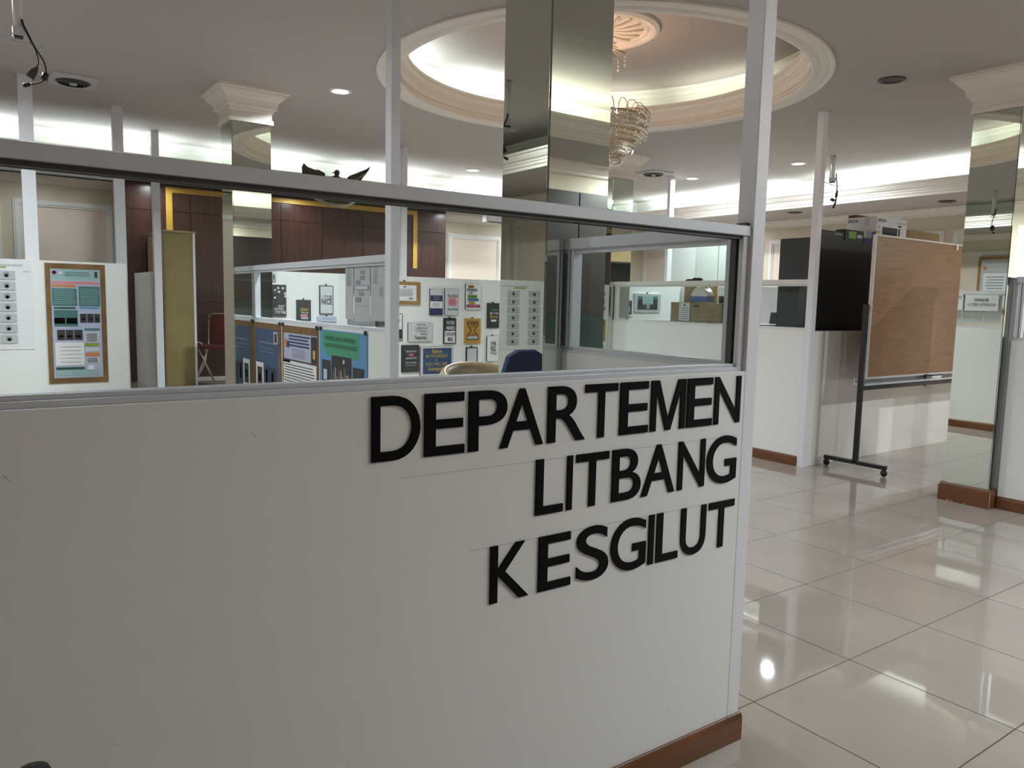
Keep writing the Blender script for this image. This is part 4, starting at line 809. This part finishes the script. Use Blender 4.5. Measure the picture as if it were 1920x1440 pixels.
# pale wardrobes against the right side
for k, (xa, xb, lab, mt) in enumerate(((1256, 1305, 'tall white wardrobe behind the partition with the landscape picture', 'wardrobe_white'), (1306.5, 1392, 'wide pale grey-green wardrobe next to the tall white wardrobe', 'wardrobe_grey'))):
    X = 8.5; ya, yb = on_x(xb, 500, X).y, on_x(xa, 500, X).y
    t = thing('wardrobe', (X+0.2, (ya+yb)/2, 0), lab, 'wardrobe'); bx('body', (X, ya+0.003, 0), (X+0.45, yb-0.003, 2.30), mt, t, 0.004)
    if k:
        for q in range(2): bx('door', (X-0.014, ya+0.01+q*(yb-ya)/2, 0.05), (X-0.001, ya-0.002+(q+1)*(yb-ya)/2, 2.28), mt, t, 0.002)
    else: bx('door', (X-0.014, ya+0.01, 0.05), (X-0.001, yb-0.01, 2.28), mt, t, 0.002)
# grey office machine behind the glass near the corner post
t = thing('monitor', (6.9, 4.72, 0.75), 'dark grey box-like monitor glimpsed beyond the glazed partition', 'monitor')
ya, yb = on_x(1466, 590, 6.9).y, on_x(1437, 590, 6.9).y
MB().poly(Frame((6.9, 0, 0), (0, -1, 0), (0, 0, 1), (-1, 0, 0)), [(-yb, 0.95), (-ya, 0.95), (-ya, 1.345), (-yb+0.05, 1.345)], -0.3, 0, 'charcoal').build('casing', t, 0.006)
bx('stand', (6.95, ya+0.1, 0.0), (7.15, yb-0.1, 0.95), 'charcoal', t)
pw = solid('office_partition', (7.75, 4.45, 0), (7.80, 7.098, 1.64), 'white partition across the right-hand office beyond the glass')

# dark gridded glass cabinet seen past the right-hand column
gx = 7.35; t = thing('glass_cabinet', (gx, 2.6, 0), 'dark gridded glass-front cabinet behind the right-hand glazed partition', 'cabinet')
bx('body', (gx+0.02, 2.1, 0.0), (gx+0.3, 3.1, 1.72), 'charcoal', t); bx('header', (gx-0.02, 2.08, 1.72), (gx+0.32, 3.12, 1.80), 'trim_white', t); bx('plinth', (gx-0.01, 2.1, 0.0), (gx+0.02, 3.1, 1.10), 'white_post', t)
for k in range(9):
    y = 2.14+k*0.115; bx('grid_bar', (gx+0.008, y, 1.10), (gx+0.02, y+0.008, 1.72), 'ink_grey', t)
for k in range(4): bx('grid_bar', (gx+0.008, 2.1, 1.2+k*0.15), (gx+0.019, 3.1, 1.208+k*0.15), 'ink_grey', t)

# ================================================================== PLYWOOD-BACKED ROLLING BOARD
def rolling_board():
    X0_, X1_, Y_ = 6.30, 8.70, 3.60
    t = thing('rolling_board', ((X0_+X1_)/2, Y_, 0), 'rolling whiteboard on a black stand, its plywood back showing', 'board')
    bx('board', (X0_, Y_, 0.815), (X1_, Y_+0.02, 2.02), 'plywood', t)
    m_ = MB(); m_.box((X0_-0.012, Y_-0.004, 0.80), (X0_, Y_+0.026, 2.03), 'trim_white'); m_.box((X1_, Y_-0.004, 0.80), (X1_+0.012, Y_+0.026, 2.03), 'trim_white'); m_.box((X0_, Y_-0.004, 2.02), (X1_, Y_+0.026, 2.032), 'trim_white'); m_.box((X0_, Y_-0.004, 0.80), (X1_, Y_+0.026, 0.815), 'aluminium'); m_.build('edge_frame', t)
    for x, o_ in ((6.21, 'l'), (8.76, 'r')):
        bx('upright', (x, Y_-0.012, 0.075), (x+0.035, Y_+0.028, 1.44), 'black_paint', t, 0.003)
        f = bx('foot', (x, Y_-0.27, 0.06), (x+0.035, Y_+0.30, 0.095), 'black_paint', t, 0.003)
        for y in (Y_-0.25, Y_+0.28):
            cs_ = MB().ellip((x+0.018, y, 0.0305), (0.02, 0.03, 0.03), 'black').build('castor', f); bx('castor_fork', (x+0.006, y-0.012, 0.03), (x+0.03, y+0.012, 0.062), 'black', f)
        MB().tube([(x+0.017, Y_+0.008, 1.41), (x+(0.1 if o_ == 'l' else -0.06), Y_+0.008, 1.41)], 0.012, 'chrome').build('pivot', t)
    bx('crossbar', (6.245, Y_-0.012, 0.705), (8.76, Y_+0.022, 0.738), 'black_paint', t, 0.002)
    bx('pen_tray', (6.26, Y_-0.01, 0.745), (8.74, Y_+0.09, 0.76), 'aluminium', t); bx('tray_back', (6.26, Y_+0.085, 0.76), (8.74, Y_+0.09, 0.80), 'aluminium', t)
    bx('hanger_clip', (7.68, Y_-0.008, 1.975), (7.72, Y_-0.0042, 2.03), 'trim_white', t)
    x = on_y(1735, 708, Y_).x
    m_ = MB(); m_.tube([(x-0.04, Y_+0.0, 0.80), (x+0.05, Y_+0.0, 0.80)], 0.008, 'black'); m_.tube([(x, Y_, 0.80), (x, Y_, 0.69)], 0.007, 'black'); m_.build('tee_bolt', t)
    er = thing('board_eraser', (x+0.22, Y_+0.03, 0.761), 'black and white board eraser lying on the pen tray', 'eraser')
    bx('felt', (x+0.13, Y_+0.0, 0.7605), (x+0.31, Y_+0.06, 0.785), 'paper', er, 0.003); bx('grip', (x+0.12, Y_-0.003, 0.785), (x+0.32, Y_+0.063, 0.803), 'black', er, 0.004)
rolling_board()

# ================================================================== CEILING FITTINGS
def downlight(x, y, z, on, label, power=0, spread=170):
    t = thing('ceiling_downlight', (x, y, z-0.012), label, 'ceiling light', 'round ceiling downlights')
    MB().lathe([(0.095, z), (0.095, z-0.006), (0.085, z-0.011), (0.068, z-0.011), (0.062, z-0.004)], (x, y), 'trim_white' if on else 'lamp_off', 28).build('ring', t)
    MB().lathe([(0.064, z-0.005), (0.0, z-0.0055)], (x, y), 'lamp_on' if on else 'lamp_off', 28).build('lens', t)
    if on and power:
        l = bpy.data.lights.new('downlight_lamp', 'AREA'); l.shape = 'DISK'; l.size = 0.12; l.energy = power; l.color = (0.88, 0.96, 1.0); l.spread = math.radians(spread)
        o = bpy.data.objects.new('downlight_lamp', l); C.objects.link(o); o.location = (x, y, z-0.016)
PD_ = 40
downlight(2.52, 6.02, ZC, True, 'lit round downlight near the stepped column capital', 60, 150)
downlight(5.315, 8.45, ZC, True, 'lit round downlight in front of the bright back cove', PD_)
downlight(7.79, 7.02, ZC, True, 'lit round downlight beside the square air vent', PD_)
downlight(7.864, 5.50, ZC, True, 'lit round downlight near the white ceiling post', PD_)
downlight(5.517, 3.125, ZC, False, 'unlit dark round downlight near the right column capital')
downlight(9.10, 6.37, ZS, False, 'unlit dark round downlight under the soffit, far one of two')
downlight(9.345, 4.52, ZS, False, 'unlit dark round downlight under the soffit near the mirrored column')
for x in (1.80, 3.45, 5.77): downlight(x, 9.45, ZS, True, {1.80: 'lit round downlight above the tall tan cabinet', 3.45: 'lit round downlight above the gold-framed timber panels', 5.77: 'lit round downlight at the end of the timber wall'}[x], 4)
downlight(0.0, 5.55, ZC, True, 'added lit downlight over the solid partition, outside the view', 34)  # lamp added to brighten the left partition, no fitting seen there
downlight(0.3, 3.0, ZC, True, 'added lit downlight over the near office, outside the view', 9)  # unseen lamp put in to lift the near office
downlight(0.6, 9.5, ZS, True, 'added unseen soffit downlight above the long projection screen case', 2.2)  # extra lamp washing the left end of the back wall
downlight(7.2, 9.5, ZS, True, 'added lit soffit downlight over the back office, hidden by the mirrored column', 7)  # added behind the column to brighten the right-hand back wall panels
downlight(9.35, 8.0, ZS, True, 'added unseen soffit downlight near the far corner of the room', 9)  # added fill for the right wall, no lamp known here
for k, (x, y) in enumerate(((3.4, -0.42), (5.4, -0.42), (7.0, -0.42), (8.9, 0.9))): downlight(x, y, ZS, True, 'added lit soffit downlight %s, outside the view' % ('opposite the lettering', 'opposite the mirrored column', 'opposite the gridded cabinet', 'over the right-hand office corner')[k], (28, 42, 46, 48)[k], 176)  # unseen soffit lamps added to light the lettered wall and the half wall

def vent(cx, cy, w_, d_, label):
    t = thing('air_vent', (cx, cy, ZC-0.03), label, 'vent')
    m_ = MB(); m_.sweep_rect([(0, ZC), (0, ZC-0.012), (0.01, ZC-0.02), (0.03, ZC-0.02)], cx-w_/2, cx+w_/2, cy-d_/2, cy+d_/2, 'paper_grey')
    m_.faces([(cx-w_/2+0.03, cy-d_/2+0.03, ZC-0.02), (cx+w_/2-0.03, cy-d_/2+0.03, ZC-0.02), (cx+w_/2-0.03, cy+d_/2-0.03, ZC-0.02), (cx-w_/2+0.03, cy+d_/2-0.03, ZC-0.02)], [(0, 1, 2, 3)], 'paper_grey'); m_.build('plate', t)
    r0 = min(w_, d_)/2-0.035
    MB().lathe([(r0, ZC-0.0205), (0.001, ZC-0.0206)], (cx, cy), 'black', 32).build('duct_opening', t)
    for k in range(4):
        r = r0-0.006-k*r0*0.22; MB().lathe([(r, ZC-0.022), (r-0.004, ZC-0.028), (r-0.018, ZC-0.034), (r-0.016, ZC-0.031), (r-0.004, ZC-0.024)], (cx, cy), 'charcoal', 32).build('vane_ring', t)
    MB().lathe([(0.03, ZC-0.028), (0.028, ZC-0.04), (0.0, ZC-0.041)], (cx, cy), 'paper_grey', 20).build('hub', t)
vent(0.752, 7.10, 0.32, 0.40, 'square ceiling air vent with a round dark diffuser by the hanging cables')
vent(7.12, 7.06, 0.34, 0.36, 'square ceiling air vent beyond the crystal chandelier')

def mount(x, y, zb, label, flip):
    t = thing('projector_mount', (x, y, zb), label, 'mount')
    MB().tube([(x, y, ZC), (x, y, zb+0.05)], 0.022, 'trim_white', 14).build('pole', t)
    bx('perforated_bar', (x-0.012, y+0.022, zb+0.0), (x+0.012, y+0.03, ZC), 'trim_white', t)
    m_ = MB(); m_.box((x-0.026, y-0.026, zb+0.01), (x+0.026, y+0.026, zb+0.055), 'pale_grey'); m_.box((x-0.02, y-0.02, zb), (x+0.02, y+0.02, zb+0.01), 'black'); m_.tube([(x-0.034, y, zb+0.02), (x+0.034, y, zb+0.02)], 0.005, 'chrome'); m_.build('clamp', t)
    m_ = MB(); m_.tube([(x-0.12, y+0.02, zb+0.0), (x, y, zb-0.02), (x+0.13, y-0.02, zb-0.033)], 0.004, 'pale_grey', 6); m_.tube([(x-0.06, y-0.03, zb-0.03), (x, y, zb-0.022)], 0.003, 'pale_grey', 6); m_.build('arm', t)
    c = thing('hanging_cable', (x+0.05, y, zb-0.25), 'pair of black plug cables dangling from the %s' % ('near projector mount' if flip else 'far projector mount'), 'cable')
    m_ = MB(); q_ = lambda pts: [on_y(*p_, y-0.03) for p_ in pts]
    if flip:
        m_.tube(q_([(40, 36), (43.5, 47), (54, 68), (61, 82), (71, 98), (81, 113), (86, 127), (86.5, 138)]), [0.006]*3+[0.0055]+[0.0042]*4, 'black', 8)
        m_.tube(q_([(61, 82), (67, 95), (71.5, 110), (72, 119), (69, 127)]), 0.0034, 'black', 8)
        m_.tube(q_([(84, 149), (77, 154), (66, 157), (54, 158)]), 0.0040, 'black', 8)
        m_.build('cord', c)
        A_, B_ = on_y(70, 127, y-0.03), on_y(56, 145, y-0.03); d_ = (B_-A_); L_ = d_.length; d_.normalize(); n_ = Vector((-d_.z, 0, d_.x))
        MB().poly(Frame(A_, d_, n_, (0, -1, 0)), [(0, -0.006), (0, 0.006), (L_*0.45, 0.017), (L_, 0.019), (L_, -0.019), (L_*0.45, -0.017)], -0.013, 0.013, 'black').build('plug', c)
        A_, B_ = on_y(86.5, 137, y-0.03), on_y(82, 150, y-0.03); MB().tube([A_, A_.lerp(B_, 0.1), A_.lerp(B_, 0.9), B_], [0.010, 0.016, 0.016, 0.010], 'black', 10).build('ferrite', c)
        MB().tube(q_([(56, 158), (46, 160), (43, 160)]), [0.010, 0.011, 0.009], 'black').build('connector', c)
    else:
        m_.tube([(x+a, y-0.03, zb+b) for a, b in ((0.015, 0.10), (0.03, 0.04), (0.05, -0.03), (0.05, -0.08), (0.04, -0.13))], 0.006, 'black', 8)
        m_.tube([(x+a, y-0.03, zb+b) for a, b in ((0.05, -0.16), (0.02, -0.19), (0.0, -0.19))], 0.006, 'black', 8); m_.build('cord', c)
        MB().tube([(x+0.05, y-0.03, zb-0.08), (x+0.045, y-0.03, zb-0.15)], 0.014, 'black').build('ferrite', c)
        MB().tube([(x+0.0, y-0.03, zb-0.19), (x-0.05, y-0.03, zb-0.18)], 0.017, 'black').build('plug', c)
        MB().tube([(x+0.045, y-0.03, zb-0.15), (x+0.03, y-0.03, zb-0.22), (x, y-0.03, zb-0.27)], [0.008, 0.013, 0.012], 'black').build('connector', c)
mp = on_y(35, 72, 4.93)
mount(mp.x, 4.93, mp.z, 'white projector mount pole hanging near the square vent', True)
mount(7.75, 4.98, 2.76, 'white projector mount pole hanging beside the right cove', False)

def chandelier():
    cx, cy = RC
    t = thing('chandelier', (cx, cy, 2.36), 'tiered crystal chandelier with brass rings under the ceiling rose', 'chandelier')
    MB().lathe([(0.07, 3.44), (0.07, 3.41), (0.03, 3.38), (0.012, 3.37), (0.012, 3.28), (0.03, 3.26), (0.012, 3.24), (0.012, 2.9), (0.05, 2.87), (0.012, 2.84), (0.012, 2.45), (0.0, 2.44)], (cx, cy), 'brass', 20).build('stem', t)
    cr = MB()
    def crystal(x, y, z, s):
        cr.faces([(x, y, z+s*1.3), (x+s, y, z), (x, y+s, z), (x-s, y, z), (x, y-s, z), (x, y, z-s*1.6)], [(0, 1, 2), (0, 2, 3), (0, 3, 4), (0, 4, 1), (5, 2, 1), (5, 3, 2), (5, 4, 3), (5, 1, 4)], 'crystal')
    for (r, z, drop) in ((0.36, 2.79, 4), (0.31, 2.76, 5), (0.27, 2.69, 5), (0.22, 2.64, 4), (0.18, 2.58, 4), (0.09, 2.50, 3)):
        MB().tube([(cx+r*math.cos(2*PI*k/40), cy+r*math.sin(2*PI*k/40), z) for k in range(40)], 0.006, 'brass', 6, True).build('ring', t)
        for k in range(4):
            a = PI/4+k*PI/2; MB().tube([(cx, cy, z+0.05), (cx+r*math.cos(a), cy+r*math.sin(a), z)], 0.004, 'brass', 6).build('spoke', t)
        n = int(2*PI*r/0.021)
        for k in range(n):
            a = 2*PI*k/n
            for q in range(drop): crystal(cx+(r+0.012*(q % 2))*math.cos(a), cy+(r+0.012*(q % 2))*math.sin(a), z-0.012-q*0.030, 0.0125)
    for k in range(22):
        a = 2*PI*k/22
        MB().tube([(cx+r*math.cos(a), cy+r*math.sin(a), z) for r, z in ((0.27, 2.79), (0.275, 2.85), (0.30, 2.885), (0.345, 2.875), (0.385, 2.83), (0.395, 2.79))], 0.003, 'brass', 5).build('loop_arm', t)
        for q in range(5): crystal(cx+(0.395-0.006*q)*math.cos(a), cy+(0.395-0.006*q)*math.sin(a), 2.78-q*0.032, 0.0135)
    for k in range(8):
        a = 2*PI*k/8
        MB().tube([(cx, cy, 3.27), (cx+0.10*math.cos(a), cy+0.10*math.sin(a), 3.31), (cx+0.19*math.cos(a), cy+0.19*math.sin(a), 3.27)], 0.004, 'brass', 5).build('upper_arm', t)
        for q in range(3): crystal(cx+0.19*math.cos(a), cy+0.19*math.sin(a), 3.245-q*0.03, 0.009+0.004*(q == 2))
    crystal(cx, cy, 2.40, 0.02)
    o = cr.build('crystal', t); o['kind'] = 'stuff'; o['label'] = 'strings of cut crystal drops'
    for k in range(6):
        a = 2*PI*k/6+0.3; MB().ellip((cx+0.14*math.cos(a), cy+0.14*math.sin(a), 2.86), (0.014, 0.014, 0.035), 'bulb', 10, 6).build('bulb', t)
    l = bpy.data.lights.new('chandelier_light', 'POINT'); l.energy = 7; l.color = (1.0, 0.58, 0.34); l.shadow_soft_size = 0.04
    o = bpy.data.objects.new('chandelier_light', l); C.objects.link(o); o.location = (cx+0.02, cy, 2.98)
chandelier()

# slim black stand at the foot of the lettered wall
sp = thing('stand_post', (0.042, 1.10, 0), 'slim black stand post with rounded cap in front of the lettered wall', 'stand')
MB().lathe([(0.0, 0.0), (0.13, 0.0), (0.13, 0.012), (0.02, 0.02)], (0.042, 1.10), 'black', 28).build('base', sp)
MB().tube([(0.042, 1.10, 0.015), (0.042, 1.10, 0.75)], 0.012, 'black', 14).build('pole', sp)
MB().lathe([(0.0, 0.742), (0.02, 0.744), (0.024, 0.757), (0.024, 0.774), (0.018, 0.787), (0.0, 0.792)], (0.042, 1.10), 'black', 20).build('cap', sp)
